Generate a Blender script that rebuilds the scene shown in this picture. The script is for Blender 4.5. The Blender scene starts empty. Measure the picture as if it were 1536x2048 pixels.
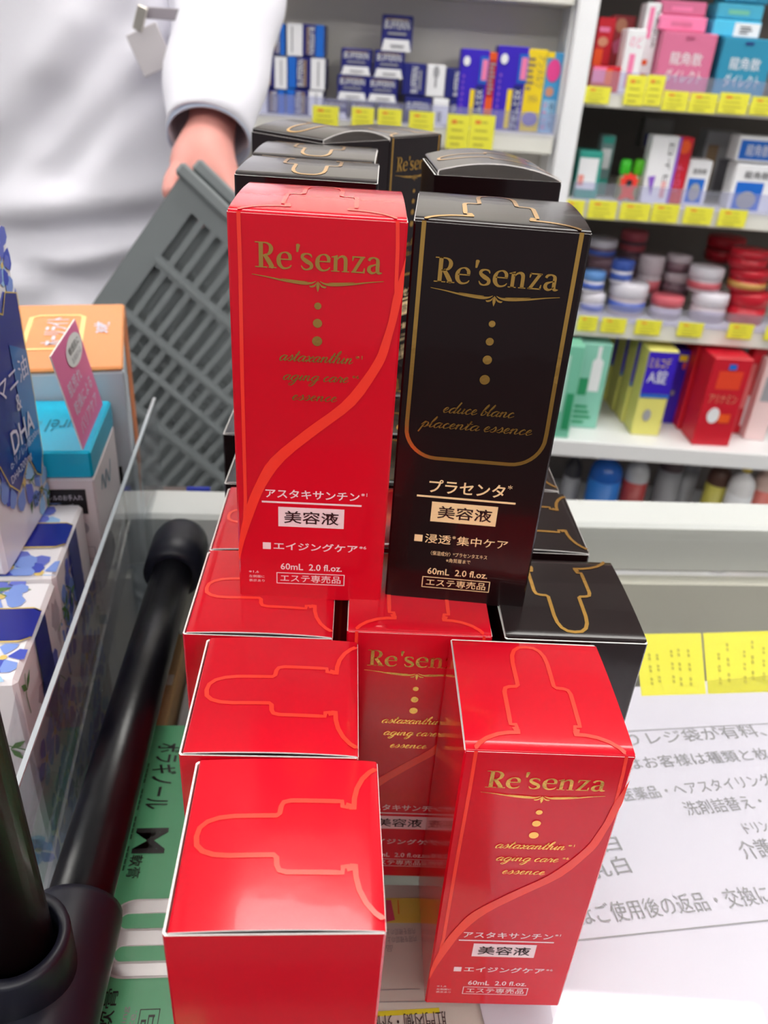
import bpy, math, random
from mathutils import Vector, Matrix
sc = bpy.context.scene
col = sc.collection
random.seed(7)

# ---------------------------------------------------------------- camera, world, lights, exposure
F_PX, PITCH, ROLL, CAM_H = 1601.57, 0.52826, 0.07151, 0.29107
cam_d = bpy.data.cameras.new('camera')
cam = bpy.data.objects.new('camera', cam_d); col.objects.link(cam)
cam_d.sensor_fit = 'VERTICAL'; cam_d.sensor_height = 36.0; cam_d.sensor_width = 27.0
cam_d.lens = F_PX * 36.0 / 2048.0
cam_d.clip_start = 0.01; cam_d.clip_end = 30
fwd = Vector((0, math.cos(PITCH), -math.sin(PITCH)))
r0 = Vector((1, 0, 0)); u0 = r0.cross(fwd)
CR = r0 * math.cos(ROLL) + u0 * math.sin(ROLL)
CU = u0 * math.cos(ROLL) - r0 * math.sin(ROLL)
CO = Vector((0, 0, CAM_H))
cam.matrix_world = Matrix(((CR.x, CU.x, -fwd.x, CO.x), (CR.y, CU.y, -fwd.y, CO.y), (CR.z, CU.z, -fwd.z, CO.z), (0, 0, 0, 1)))
cam_d.dof.use_dof = True
cam_d.dof.focus_distance = 0.235
cam_d.dof.aperture_fstop = 18.5
sc.camera = cam

sc.view_settings.view_transform = 'Standard'
sc.view_settings.look = 'None'
sc.view_settings.gamma = 1.0
sc.view_settings.use_curve_mapping = False
sc.view_settings.exposure = 0.42

world = bpy.data.worlds.new('shop_ambient'); sc.world = world
world.use_nodes = True
world.node_tree.nodes['Background'].inputs[0].default_value = (0.93, 0.95, 1.0, 1)
world.node_tree.nodes['Background'].inputs[1].default_value = 0.22
LAMP_STRENGTH = 9.5
LAMPS = [(-1.6, -1.5), (0.0, -1.5), (1.6, -1.5), (-1.9, -0.5), (1.9, -0.5), (-1.8, 0.85), (0.3, 0.9), (1.8, 1.12)]


def ray(px, py):
    return fwd + CR * ((px - 768) / F_PX) - CU * ((py - 1024) / F_PX)


def atz(px, py, z):
    d = ray(px, py); return CO + d * ((z - CAM_H) / d.z)


def aty(px, py, Y):
    d = ray(px, py); return CO + d * (Y / d.y)


# ---------------------------------------------------------------- materials
def lin(c):
    return tuple((x / 255 / 12.92) if x / 255 <= 0.04045 else ((x / 255 + 0.055) / 1.055) ** 2.4 for x in c)


MATS = {}


def mat(name, rgb, rough=0.5, metal=0.0, coat=0.0, spec=0.5, bump=0.0, bscale=100.0, noise=0.0, emit=0.0, sss=0.0):
    if name in MATS: return MATS[name]
    m = bpy.data.materials.new(name); m.use_nodes = True
    nt = m.node_tree; b = nt.nodes['Principled BSDF']
    c = lin(rgb) + (1,)
    b.inputs['Base Color'].default_value = c
    b.inputs['Roughness'].default_value = rough
    b.inputs['Metallic'].default_value = metal
    b.inputs['Specular IOR Level'].default_value = spec
    b.inputs['Coat Weight'].default_value = coat
    b.inputs['Coat Roughness'].default_value = 0.03
    if sss:
        b.inputs['Subsurface Weight'].default_value = sss
        b.inputs['Subsurface Radius'].default_value = (0.02, 0.008, 0.005)
    if emit:
        b.inputs['Emission Color'].default_value = c
        b.inputs['Emission Strength'].default_value = emit
    if bump or noise:
        tc = nt.nodes.new('ShaderNodeTexCoord'); no = nt.nodes.new('ShaderNodeTexNoise')
        no.inputs['Scale'].default_value = bscale; no.inputs['Detail'].default_value = 3
        nt.links.new(tc.outputs['Object'], no.inputs['Vector'])
        if bump:
            bp = nt.nodes.new('ShaderNodeBump'); bp.inputs['Strength'].default_value = bump
            bp.inputs['Distance'].default_value = 0.002
            nt.links.new(no.outputs['Fac'], bp.inputs['Height'])
            nt.links.new(bp.outputs['Normal'], b.inputs['Normal'])
            nt.links.new(bp.outputs['Normal'], b.inputs['Coat Normal'])
        if noise:
            mx = nt.nodes.new('ShaderNodeMix'); mx.data_type = 'RGBA'
            mx.inputs[6].default_value = c
            mx.inputs[7].default_value = tuple(x * (1 - noise) for x in c[:3]) + (1,)
            nt.links.new(no.outputs['Fac'], mx.inputs[0]); nt.links.new(mx.outputs[2], b.inputs['Base Color'])
    MATS[name] = m
    return m


def clear(name, tint=(255, 255, 255), refl=1.0, rough=0.02, haze=0.0, bump=0.0):
    if name in MATS: return MATS[name]
    m = bpy.data.materials.new(name); m.use_nodes = True
    nt = m.node_tree; nt.nodes.clear()
    out = nt.nodes.new('ShaderNodeOutputMaterial')
    tr = nt.nodes.new('ShaderNodeBsdfTransparent'); tr.inputs[0].default_value = lin(tint) + (1,)
    gl = nt.nodes.new('ShaderNodeBsdfGlossy'); gl.inputs['Roughness'].default_value = rough
    fr = nt.nodes.new('ShaderNodeLayerWeight'); fr.inputs['Blend'].default_value = 0.5
    pw = nt.nodes.new('ShaderNodeMath'); pw.operation = 'POWER'; pw.inputs[1].default_value = 4.0
    ml = nt.nodes.new('ShaderNodeMath'); ml.operation = 'MULTIPLY_ADD'; ml.inputs[1].default_value = 0.7 * refl; ml.inputs[2].default_value = 0.035 * refl
    nt.links.new(fr.outputs['Facing'], pw.inputs[0]); nt.links.new(pw.outputs[0], ml.inputs[0])
    mx = nt.nodes.new('ShaderNodeMixShader')
    nt.links.new(ml.outputs[0], mx.inputs[0]); nt.links.new(tr.outputs[0], mx.inputs[1]); nt.links.new(gl.outputs[0], mx.inputs[2])
    last = mx
    if bump:
        no = nt.nodes.new('ShaderNodeTexNoise'); no.inputs['Scale'].default_value = 60
        bp = nt.nodes.new('ShaderNodeBump'); bp.inputs['Strength'].default_value = bump; bp.inputs['Distance'].default_value = 0.004
        tc = nt.nodes.new('ShaderNodeTexCoord'); nt.links.new(tc.outputs['Object'], no.inputs['Vector'])
        nt.links.new(no.outputs['Fac'], bp.inputs['Height'])
        nt.links.new(bp.outputs['Normal'], gl.inputs['Normal']); nt.links.new(bp.outputs['Normal'], fr.inputs['Normal'])
    if haze:
        df = nt.nodes.new('ShaderNodeBsdfDiffuse'); df.inputs[0].default_value = (0.8, 0.8, 0.82, 1)
        m2 = nt.nodes.new('ShaderNodeMixShader'); m2.inputs[0].default_value = haze
        nt.links.new(mx.outputs[0], m2.inputs[1]); nt.links.new(df.outputs[0], m2.inputs[2]); last = m2
    nt.links.new(last.outputs[0], out.inputs[0])
    MATS[name] = m
    return m


WHITE = mat('white_board', (236, 236, 236), 0.5)
PAPERWHITE = mat('paper_white', (222, 219, 236), 0.7)
CARDEDGE = mat('card_cut_edge', (245, 240, 238), 0.8)
RED = mat('red_coated_card', (216, 14, 38), 0.14, spec=0.35, coat=0.16, bump=0.03, bscale=60)
BLACKC = mat('black_coated_card', (26, 11, 13), 0.2, spec=0.35, coat=0.15, bump=0.03, bscale=60)
ORANGE = mat('orange_red_ink', (255, 62, 46), 0.2, coat=0.3)
GOLD = mat('gold_foil', (255, 198, 106), 0.18, metal=1.0, bump=0.03, bscale=300)
PINKINK = mat('pale_pink_ink', (248, 222, 226), 0.4)
CREAMINK = mat('cream_ink', (250, 218, 165), 0.4)
DARKINK = mat('dark_ink', (42, 8, 12), 0.5)
STEEL = mat('shelf_white_paint', (238, 238, 240), 0.4)
SHELFIN = mat('shelf_back_panel', (236, 231, 224), 0.6)
YELLOW = mat('yellow_price_card', (240, 234, 66), 0.6)
YINK = mat('card_grey_ink', (196, 188, 62), 0.7)
RINK = mat('card_red_ink', (230, 120, 50), 0.7)
GREY_INK = mat('printer_ink', (160, 160, 166), 0.8)
INK = mat('black_ink', (28, 26, 30), 0.6)
NAVY = mat('navy_print', (22, 26, 120), 0.3)
BLUEP = mat('bright_blue_print', (24, 110, 205), 0.35)
BLACKTUBE = mat('black_pipe_plastic', (14, 14, 20), 0.28, spec=0.5, bump=0.04, bscale=200)
JOINT = mat('black_joint_plastic', (26, 27, 40), 0.42)
CLEARP = clear('clear_acrylic', (238, 242, 244), 1.0, 0.03, haze=0.05)
FILM = clear('clear_film', (246, 244, 248), 0.9, 0.05, haze=0.06, bump=0.5)
LIP = clear('clear_shelf_lip', (235, 236, 250), 0.8, 0.05, haze=0.12)


# ---------------------------------------------------------------- mesh builder
class MB:
    def __init__(s): s.v = []; s.f = []; s.mi = []; s.sm = []; s.mats = []

    def m(s, mt):
        if mt not in s.mats: s.mats.append(mt)
        return s.mats.index(mt)

    def poly(s, pts, mt, smooth=False):
        i = len(s.v); s.v += [tuple(p) for p in pts]; s.f.append(tuple(range(i, i + len(pts)))); s.mi.append(s.m(mt)); s.sm.append(smooth)

    def raw(s, verts, faces, mt, smooth=False):
        i = len(s.v); s.v += [tuple(p) for p in verts]; k = s.m(mt)
        for f in faces: s.f.append(tuple(i + a for a in f)); s.mi.append(k); s.sm.append(smooth)

    def box(s, x0, y0, z0, x1, y1, z1, mt, cut=0.0, faces=None, M=None):
        c = cut
        if c:
            prof = [(x0 + c, y0), (x1 - c, y0), (x1, y0 + c), (x1, y1 - c), (x1 - c, y1), (x0 + c, y1), (x0, y1 - c), (x0, y0 + c)]
            inn = [(min(max(x, x0 + c), x1 - c), min(max(y, y0 + c), y1 - c)) for x, y in prof]
            rings = [[(x, y, z0) for x, y in inn], [(x, y, z0 + c) for x, y in prof], [(x, y, z1 - c) for x, y in prof], [(x, y, z1) for x, y in inn]]
            v = [p for r in rings for p in r]; f = []
            for k in range(3):
                for a in range(8): f.append((k * 8 + a, k * 8 + (a + 1) % 8, (k + 1) * 8 + (a + 1) % 8, (k + 1) * 8 + a))
            f.append(tuple(reversed(range(8)))); f.append(tuple(range(24, 32)))
        else:
            v = [(x0, y0, z0), (x1, y0, z0), (x1, y1, z0), (x0, y1, z0), (x0, y0, z1), (x1, y0, z1), (x1, y1, z1), (x0, y1, z1)]
            f = [(3, 2, 1, 0), (4, 5, 6, 7), (0, 1, 5, 4), (1, 2, 6, 5), (2, 3, 7, 6), (3, 0, 4, 7)]
        if M: v = [tuple(M @ Vector(p)) for p in v]
        s.raw(v, f, mt)

    def lathe(s, prof, mt, n=28, c=(0, 0, 0), smooth=True, M=None):
        v = []; f = []
        for r, z in prof:
            for k in range(n):
                a = 2 * math.pi * k / n; v.append((c[0] + r * math.cos(a), c[1] + r * math.sin(a), c[2] + z))
        for j in range(len(prof) - 1):
            for k in range(n): f.append((j * n + k, j * n + (k + 1) % n, (j + 1) * n + (k + 1) % n, (j + 1) * n + k))
        f.append(tuple(reversed(range(n)))); f.append(tuple(range((len(prof) - 1) * n, len(prof) * n)))
        if M: v = [tuple(M @ Vector(p)) for p in v]
        s.raw(v, f, mt, smooth)

    def tube(s, pts, rad, mt, n=16, smooth=True):
        pts = [Vector(p) for p in pts]; rad = rad if isinstance(rad, (list, tuple)) else [rad] * len(pts)
        v = []; f = []; ref = None
        for i, p in enumerate(pts):
            t = (pts[min(i + 1, len(pts) - 1)] - pts[max(i - 1, 0)]).normalized()
            if ref is None: ref = t.orthogonal().normalized()
            ref = (ref - t * ref.dot(t)).normalized(); b = t.cross(ref)
            for k in range(n):
                a = 2 * math.pi * k / n; v.append(p + (ref * math.cos(a) + b * math.sin(a)) * rad[i])
        for j in range(len(pts) - 1):
            for k in range(n): f.append((j * n + k, j * n + (k + 1) % n, (j + 1) * n + (k + 1) % n, (j + 1) * n + k))
        f.append(tuple(reversed(range(n)))); f.append(tuple(range((len(pts) - 1) * n, len(pts) * n)))
        s.raw(v, f, mt, smooth)

    # flat printing: F maps (u, v) in metres to a point on the printed face
    def rect(s, F, u0, v0, u1, v1, mt): s.poly([F(u0, v0), F(u1, v0), F(u1, v1), F(u0, v1)], mt)

    def frame(s, F, u0, v0, u1, v1, t, mt):
        s.rect(F, u0, v0, u1, v0 + t, mt); s.rect(F, u0, v1 - t, u1, v1, mt); s.rect(F, u0, v0, u0 + t, v1, mt); s.rect(F, u1 - t, v0, u1, v1, mt)

    def disc(s, F, u, v, r, mt, ry=None, n=24):
        s.poly([F(u + r * math.cos(2 * math.pi * k / n), v + (ry or r) * math.sin(2 * math.pi * k / n)) for k in range(n)], mt)

    def ribbon(s, F, pts, w, mt, closed=False):
        n = len(pts); w = w if isinstance(w, (list, tuple)) else [w] * n; L = []; R = []
        for i in range(n):
            a = Vector(pts[max(i - 1, 0)]); b = Vector(pts[min(i + 1, n - 1)]); t = b - a
            if t.length < 1e-9: t = Vector((1, 0))
            t.normalize(); nx, ny = -t.y * w[i] / 2, t.x * w[i] / 2
            L.append((pts[i][0] + nx, pts[i][1] + ny)); R.append((pts[i][0] - nx, pts[i][1] - ny))
        v = [F(*p) for p in L] + [F(*p) for p in R]
        s.raw(v, [(i, n + i, n + i + 1, i + 1) for i in range(n - 1)], mt)

    def text(s, F, t, u0, v0, u1, v1, mt, bold=0.0):
        vs, fs, (a0, b0, a1, b1) = glyphs(t, bold)
        su = (u1 - u0) / max(a1 - a0, 1e-6); sv = (v1 - v0) / max(b1 - b0, 1e-6)
        s.raw([F(u0 + (x - a0) * su, v0 + (y - b0) * sv) for x, y in vs], fs, mt)

    def build(s, name, parent=None, loc=None, rot=None):
        me = bpy.data.meshes.new(name); me.from_pydata(s.v, [], s.f); me.update()
        for mt in s.mats: me.materials.append(mt)
        me.polygons.foreach_set('material_index', s.mi); me.polygons.foreach_set('use_smooth', s.sm)
        o = bpy.data.objects.new(name, me); col.objects.link(o)
        if parent: o.parent = parent
        if loc is not None: o.location = loc
        if rot is not None: o.rotation_euler = rot
        return o


GC = {}


def glyphs(t, bold=0.0):
    if (t, bold) in GC: return GC[(t, bold)]
    c = bpy.data.curves.new('t', 'FONT'); c.body = t; c.resolution_u = 2; c.offset = bold
    o = bpy.data.objects.new('t', c); col.objects.link(o)
    dg = bpy.context.evaluated_depsgraph_get(); me = bpy.data.meshes.new_from_object(o.evaluated_get(dg))
    vs = [(v.co.x, v.co.y) for v in me.vertices]; fs = [tuple(p.vertices) for p in me.polygons]
    bpy.data.objects.remove(o); bpy.data.curves.remove(c); bpy.data.meshes.remove(me)
    bb = (min(v[0] for v in vs), min(v[1] for v in vs), max(v[0] for v in vs), max(v[1] for v in vs))
    GC[(t, bold)] = (vs, fs, bb)
    return GC[(t, bold)]


def plane(o, ux, uy, off=0.00015):
    o, ux, uy = Vector(o), Vector(ux), Vector(uy); n = ux.cross(uy).normalized() * off
    return lambda u, v: o + ux * u + uy * v + n


def smooth(pts, k=6):
    out = []; n = len(pts)
    for i in range(n - 1):
        p0, p1, p2, p3 = [pts[min(max(j, 0), n - 1)] for j in (i - 1, i, i + 1, i + 2)]
        for q in range(k):
            t = q / k
            out.append(tuple(0.5 * (2 * b + (c - a) * t + (2 * a - 5 * b + 4 * c - d) * t * t + (3 * b - a - 3 * c + d) * t ** 3) for a, b, c, d in zip(p0, p1, p2, p3)))
    out.append(tuple(pts[-1])); return out


def tag(o, label=None, cat=None, group=None, kind=None):
    if label: o['label'] = label
    if cat: o['category'] = cat
    if group: o['group'] = group
    if kind: o['kind'] = kind
    return o


def empty(name, loc=(0, 0, 0), rz=0.0):
    o = bpy.data.objects.new(name, None); col.objects.link(o); o.location = loc; o.rotation_euler = (0, 0, rz); o.empty_display_size = 0.02
    return o


def copy_tree(o, parent=None):
    c = o.copy(); col.objects.link(c)
    if parent: c.parent = parent
    for ch in list(o.children): copy_tree(ch, c)
    return c


# serif logotype letters: polygons and ribbons on a cap height of 1
def serif_logo(mb, F, u0, v0, u1, v1, mt):
    su = (u1 - u0) / 4.81; sv = v1 - v0

    def G(x0, kx=1.0): return lambda a, b: F(u0 + (x0 + a * kx) * su, v0 + b * sv)

    def rib(g, pts, ws, k=7): 
        p = smooth([(x, y, w) for (x, y), w in zip(pts, ws)], k); mb.ribbon(g, [(a, b) for a, b, _ in p], [c for _, _, c in p], mt)

    def rc(g, a, b, c, d): mb.rect(g, a, b, c, d, mt)
    g = G(0)
    rc(g, .16, 0, .32, 1); rc(g, .02, 0, .47, .045); rc(g, .02, .955, .3, 1)
    rib(g, [(.28, .97), (.45, .965), (.58, .88), (.62, .74), (.56, .58), (.42, .495), (.28, .49)], [.05, .06, .12, .16, .12, .06, .05])
    rib(g, [(.36, .52), (.5, .32), (.64, .08), (.7, .02)], [.13, .17, .17, .1], 4); rc(g, .52, 0, .82, .045)

    def e(x0):
        g = G(x0)
        rib(g, [(.5, .37), (.49, .52), (.4, .62), (.29, .64), (.16, .58), (.08, .42), (.09, .2), (.2, .05), (.34, .02), (.48, .07), (.55, .16)], [.12, .13, .09, .05, .08, .15, .16, .11, .07, .06, .03])
        rc(g, .1, .345, .555, .395)
    e(.83)
    g = G(1.53); mb.poly([g(.03, .68), g(.1, .68), g(.17, .96), g(.13, 1.0), g(.05, 1.0), g(.02, .96)], mt)
    g = G(1.70); rib(g, [(.44, .5), (.39, .6), (.25, .635), (.11, .58), (.1, .46), (.25, .34), (.41, .24), (.42, .1), (.27, .02), (.13, .05), (.05, .17)], [.03, .07, .06, .11, .13, .17, .14, .12, .06, .07, .03])
    e(2.28)
    g = G(2.88); rc(g, .09, 0, .23, .6); rc(g, 0, 0, .31, .04); mb.poly([g(0, .58), g(.23, .66), g(.23, .56), g(0, .55)], mt)
    rib(g, [(.2, .46), (.31, .58), (.42, .61), (.5, .56), (.535, .44), (.535, .02)], [.04, .07, .1, .14, .14, .14]); rc(g, .4, 0, .68, .04)
    g = G(3.61); rc(g, .05, .595, .53, .65); rc(g, .03, 0, .54, .055)
    mb.poly([g(.36, .6), g(.53, .65), g(.2, .05), g(.03, 0)], mt); mb.poly([g(.05, .65), g(.05, .46), g(.085, .46), g(.13, .62)], mt); mb.poly([g(.54, 0), g(.54, .2), g(.505, .2), g(.46, .03)], mt)
    g = G(4.22); rib(g, [(.07, .5), (.12, .59), (.26, .63), (.38, .57), (.41, .46), (.41, .14), (.47, .04), (.59, .05)], [.1, .1, .06, .11, .14, .14, .11, .03])
    rib(g, [(.41, .38), (.26, .34), (.11, .26), (.09, .12), (.19, .03), (.31, .05), (.41, .14)], [.05, .06, .12, .14, .1, .06, .04])


SCRIPT = {
    'a': (1.1, [[(.85, .82), (.55, 1), (.15, .6), (.2, .08), (.5, .08), (.88, .9)], [(.88, .95), (.75, .3), (.9, .03), (1.2, .35)]]),
    's': (.8, [[(-.1, .2), (.3, .7), (.42, 1.08), (.62, .55), (.45, .04), (.1, .12)], [(.45, .04), (.85, .35)]]),
    't': (.65, [[(0, .35), (.4, 1.75)], [(.4, 1.75), (.2, .35), (.35, .03), (.72, .35)], [(.02, 1.15), (.72, 1.2)]]),
    'x': (.95, [[(.0, .8), (.28, .98), (.48, .3), (.7, .03), (1.0, .35)], [(.88, .98), (.1, .0)]]),
    'n': (1.1, [[(.0, .6), (.2, 1), (.16, 0)], [(.17, .4), (.48, .95), (.7, .85), (.66, .25), (.82, .03), (1.15, .35)]]),
    'h': (1.05, [[(0, .35), (.5, 1.6), (.45, 2.1), (.22, 1.5), (.12, 0)], [(.15, .4), (.45, .95), (.68, .85), (.64, .25), (.8, .03), (1.1, .35)]]),
    'i': (.55, [[(0, .35), (.26, 1), (.18, .25), (.32, .03), (.6, .35)], [(.3, 1.45), (.36, 1.5)]]),
    'g': (1.1, [[(.85, .82), (.55, 1), (.15, .6), (.2, .08), (.5, .08), (.88, .9)], [(.88, .95), (.7, -.4), (.35, -.95), (.05, -.75), (.5, -.15), (1.2, .35)]]),
    'c': (.78, [[(.62, .78), (.45, 1), (.12, .55), (.25, .05), (.5, .06), (.85, .35)]]),
    'r': (.8, [[(0, .35), (.22, 1.08), (.32, .85), (.58, .85), (.52, .25), (.62, .03), (.88, .35)]]),
    'e': (.75, [[(0, .35), (.4, .5), (.55, .85), (.35, 1), (.1, .5), (.28, .03), (.52, .08), (.82, .35)]]),
    'd': (1.1, [[(.85, .82), (.55, 1), (.15, .6), (.2, .08), (.5, .08), (.88, .9)], [(1.05, 2.1), (.75, .3), (.9, .03), (1.2, .35)]]),
    'u': (1.05, [[(0, .35), (.22, 1), (.14, .3), (.3, .03), (.6, .3), (.78, 1)], [(.78, 1), (.7, .3), (.82, .03), (1.12, .35)]]),
    'b': (.8, [[(0, .35), (.45, 1.6), (.42, 2.1), (.2, 1.4), (.12, .25), (.3, .03), (.58, .35), (.5, .85), (.45, .75), (.85, .6)]]),
    'l': (.52, [[(0, .35), (.42, 1.6), (.42, 2.1), (.2, 1.3), (.14, .25), (.28, .03), (.58, .35)]]),
    'o': (.85, [[(.5, .98), (.15, .6), (.22, .06), (.6, .3), (.62, .85), (.45, .95), (.9, .8)]]),
    'p': (.95, [[(0, .45), (.32, 1.15), (.08, -.95)], [(.22, .4), (.5, .98), (.75, .7), (.55, .06), (.25, .15)], [(.55, .06), (1.0, .35)]]),
    ' ': (.55, [])}


def script(mb, F, t, u0, v, u1, xh, mt, th=0.2):
    total = sum(SCRIPT[c][0] for c in t); k = (u1 - u0 - 0.4 * xh) / total; x = 0.0
    for c in t:
        adv, strokes = SCRIPT[c]
        for st in strokes:
            p = smooth(st, 5); n = len(p)
            q = [(u0 + (x + a) * k + b * xh * 0.42, v + b * xh) for a, b in p]
            ws = []
            for i in range(n):
                dx = p[min(i + 1, n - 1)][0] - p[max(i - 1, 0)][0]; dy = p[min(i + 1, n - 1)][1] - p[max(i - 1, 0)][1]
                down = max(0.0, -dy / (math.hypot(dx, dy) + 1e-6)); ws.append(xh * (0.11 + th * 0.75 * down))
            mb.ribbon(F, q, ws, mt)
        x += adv


# ---------------------------------------------------------------- room
Z_FLOOR, Z_CEIL = -0.87, 1.75
mb = MB(); mb.box(-4, -3, Z_FLOOR - .05, 4, 2.25, Z_FLOOR, mat('floor_tiles', (92, 88, 84), 0.5, noise=0.2, bscale=8)); tag(mb.build('floor'), kind='structure')
mb = MB(); mb.box(-4, -3, Z_CEIL, 4, 2.25, Z_CEIL + .05, mat('ceiling_panels', (238, 238, 236), 0.8)); tag(mb.build('ceiling'), kind='structure')
mb = MB(); mb.box(-4, 2.25, Z_FLOOR, 4, 2.3, Z_CEIL, mat('wall_paint', (214, 212, 208), 0.7)); tag(mb.build('wall_back'), kind='structure')

TUBE = mat('fluorescent_diffuser', (255, 253, 248), 0.5, emit=LAMP_STRENGTH)
first = None
NM = ['front left', 'front middle', 'front right', 'middle left', 'middle right', 'rear left', 'rear middle', 'rear right']
for i, (x, y) in enumerate(LAMPS):
    if first is None:
        first = empty('ceiling_light')
        a = MB(); a.box(-.64, -.03, -.215, .64, .03, -.190, STEEL, .004); a.build('housing', first)
        for q in (-.5, .5):
            a = MB(); a.box(q - .006, -.006, -.190, q + .006, .006, 0, STEEL); a.build('hanger', first)
        a = MB(); a.box(-.62, -.13, -.245, .62, .13, -.2155, TUBE, .012); a.build('diffuser', first)
        l = first
    else: l = copy_tree(first)
    l.location = (x, y, Z_CEIL - .001)
    tag(l, 'long white fluorescent ceiling light above the ' + NM[i] + ' of the shop', 'ceiling light', 'ceiling lights')

# ---------------------------------------------------------------- glass counter
CY = 0.1
counter = tag(empty('glass_counter', (0, 0, Z_FLOOR), CY), 'glass topped shop counter with white edge frame under the stacked cartons', 'counter')
ZT = -Z_FLOOR
GLASS = clear('counter_glass', (253, 253, 252), 0.8, 0.02)
FRAMEW = mat('counter_frame_paint', (208, 210, 208), 0.35)
a = MB(); a.box(-.0965, .036, ZT - .0055, .9, .4815, ZT - .0005, GLASS); tag(a.build('glass_top', counter), 'clear glass top')
a = MB(); a.box(-.118, .482, ZT - .04, .9, .520, ZT + .002, FRAMEW, .003); a.build('back_frame', counter)
a = MB(); a.box(-.0985, .028, ZT - .02, -.097, .4815, ZT - .001, FRAMEW); a.build('side_frame', counter)
a = MB(); a.box(-.0965, .028, ZT - .03, .9, .0355, ZT - .0005, mat('front_trim', (70, 70, 72), .4)); a.build('front_frame', counter)
a = MB(); a.box(-.0965, .036, ZT - .212, .88, .478, ZT - .204, mat('case_floor', (116, 114, 108), 0.45)); a.build('inner_shelf', counter)
a = MB(); a.box(-.0965, .468, ZT - .2035, .88, .480, ZT - .0405, mat('case_back', (214, 212, 202), 0.5)); a.build('back_board', counter)
a = MB(); a.box(-.0965, .036, 0, .88, .478, ZT - .2125, mat('counter_cabinet', (225, 223, 218), 0.5)); a.build('cabinet', counter)


def glyph_line(mb, t, p0, p1, h, z, mt, bold=0.0):
    A = atz(*p0, z); B = atz(*p1, z); d = B - A; L = d.length; ux = d.normalized(); uy = Vector((-ux.y, ux.x, 0))
    mb.text(plane(A, ux, uy, 0), t, 0, 0, L, h, mt, bold)


# white notice sheet under the glass
ZP = -0.0085
p = empty('notice_sheet', (0, 0, 0)); tag(p, 'large white printed notice sheet lying under the glass at the right', 'paper')
TL = Vector((.025, .3015, ZP)); ang = .215; ux = Vector((math.cos(ang), math.sin(ang), 0)); uy = Vector((-ux.y, ux.x, 0))
o0 = Vector((.051, .150, ZP)); 
a = MB(); F = plane(o0, ux, uy, 0)
pts = [F(-.001, -.106), F(.4, -.106), F(.4, .166), F(-.0, .166)]
a.poly(pts, PAPERWHITE); a.poly([q + Vector((0, 0, -.0004)) for q in reversed(pts)], PAPERWHITE); a.build('sheet', p)
a = MB(); ZI = ZP + .0003
for t, q0, q1, h in [('りレジ袋が有料、', (1262, 1492), (1536, 1472), .0086), ('はお客様は種類と枚', (1262, 1540), (1545, 1518), .0078), ('医薬品・ヘアスタイリング', (1252, 1603), (1550, 1570), .0074),
                     ('洗剤詰替え・', (1378, 1632), (1532, 1615), .0080), ('ドリンク', (1495, 1668), (1560, 1660), .006), ('介護', (1492, 1720), (1555, 1712), .0095),
                     ('白', (1214, 1704), (1246, 1700), .0085), ('乳白', (1190, 1758), (1266, 1745), .0088), ('はご使用後の返品・交換に', (1166, 1852), (1550, 1806), .0088)]:
    glyph_line(a, t, q0, q1, h, ZI, GREY_INK)
A = atz(1150, 1881, ZI); B = atz(1560, 1838, ZI); a.ribbon(lambda u, v: Vector((u, v, ZI)), [(A.x, A.y), (B.x, B.y)], .0006, GREY_INK)
A = atz(1255, 1462, ZI); B = atz(1560, 1446, ZI); a.ribbon(lambda u, v: Vector((u, v, ZI)), [(A.x, A.y), (B.x, B.y)], .0005, GREY_INK)
a.build('printing', p)

# upside-down leaflet between the columns
p = empty('leaflet', (0, 0, 0)); tag(p, 'grey printed leaflet lying upside down between the carton columns', 'paper')
a = MB(); Z2 = -0.0098
A = atz(985, 2050, Z2); B = atz(600, 2050, Z2); d = Vector((-.12, .993, 0))
pts = [B - d * .05, A - d * .05, A + d * .055, B + d * .055]; a.poly(pts, mat('leaflet_paper', (214, 208, 202), .6)); a.poly([q + Vector((0, 0, -.0004)) for q in reversed(pts)], WHITE); a.build('sheet', p)
a = MB()
HL = mat('yellow_highlight', (226, 214, 40), .7)
A = atz(880, 2028, Z2 + .0002); B = atz(745, 2036, Z2 + .0002); ux = (B - A).normalized(); uy = Vector((-ux.y, ux.x, 0)); F = plane(A, ux, uy, 0)
a.rect(F, 0, -.0022, (B - A).length, -.0004, HL)
glyph_line(a, '肛門内側・外側', (890, 2022), (742, 2032), .0052, Z2 + .0004, INK)
for q0, q1 in [((830, 1856), (772, 1858)), ((832, 1871), (774, 1874)), ((785, 1890), (772, 1890))]:
    glyph_line(a, '内容を確認の上' if q0[0] > 800 else '品', q0, q1, .0026, Z2 + .0004, GREY_INK)
for q0, q1 in [((840, 1978), (750, 1980)), ((850, 2003), (748, 2004))]:
    A = atz(*q0, Z2 + .0003); B = atz(*q1, Z2 + .0003); a.ribbon(lambda u, v: Vector((u, v, Z2 + .0003)), [(A.x, A.y), (B.x, B.y)], .0003, GREY_INK)
a.build('printing', p)
p = empty('coupon', (0, 0, 0)); tag(p, 'small yellow and pink printed coupon just in front of the central carton', 'coupon')
a = MB(); Z3 = -.0090
c4 = [atz(*q, Z3) for q in [(772, 1846), (842, 1846), (842, 1796), (772, 1796)]]; a.poly(c4, mat('coupon_yellow', (226, 208, 90), .6)); c4 = [atz(*q, Z3 + .0003) for q in [(772, 1844), (790, 1840), (782, 1800), (772, 1800)]]; a.poly(c4, mat('coupon_pink', (214, 70, 110), .6))
c4 = [atz(*q, Z3 + .0003) for q in [(796, 1828), (799, 1828), (797, 1800), (795, 1800)]]; a.poly(c4, RINK); a.build('card', p)

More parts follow.
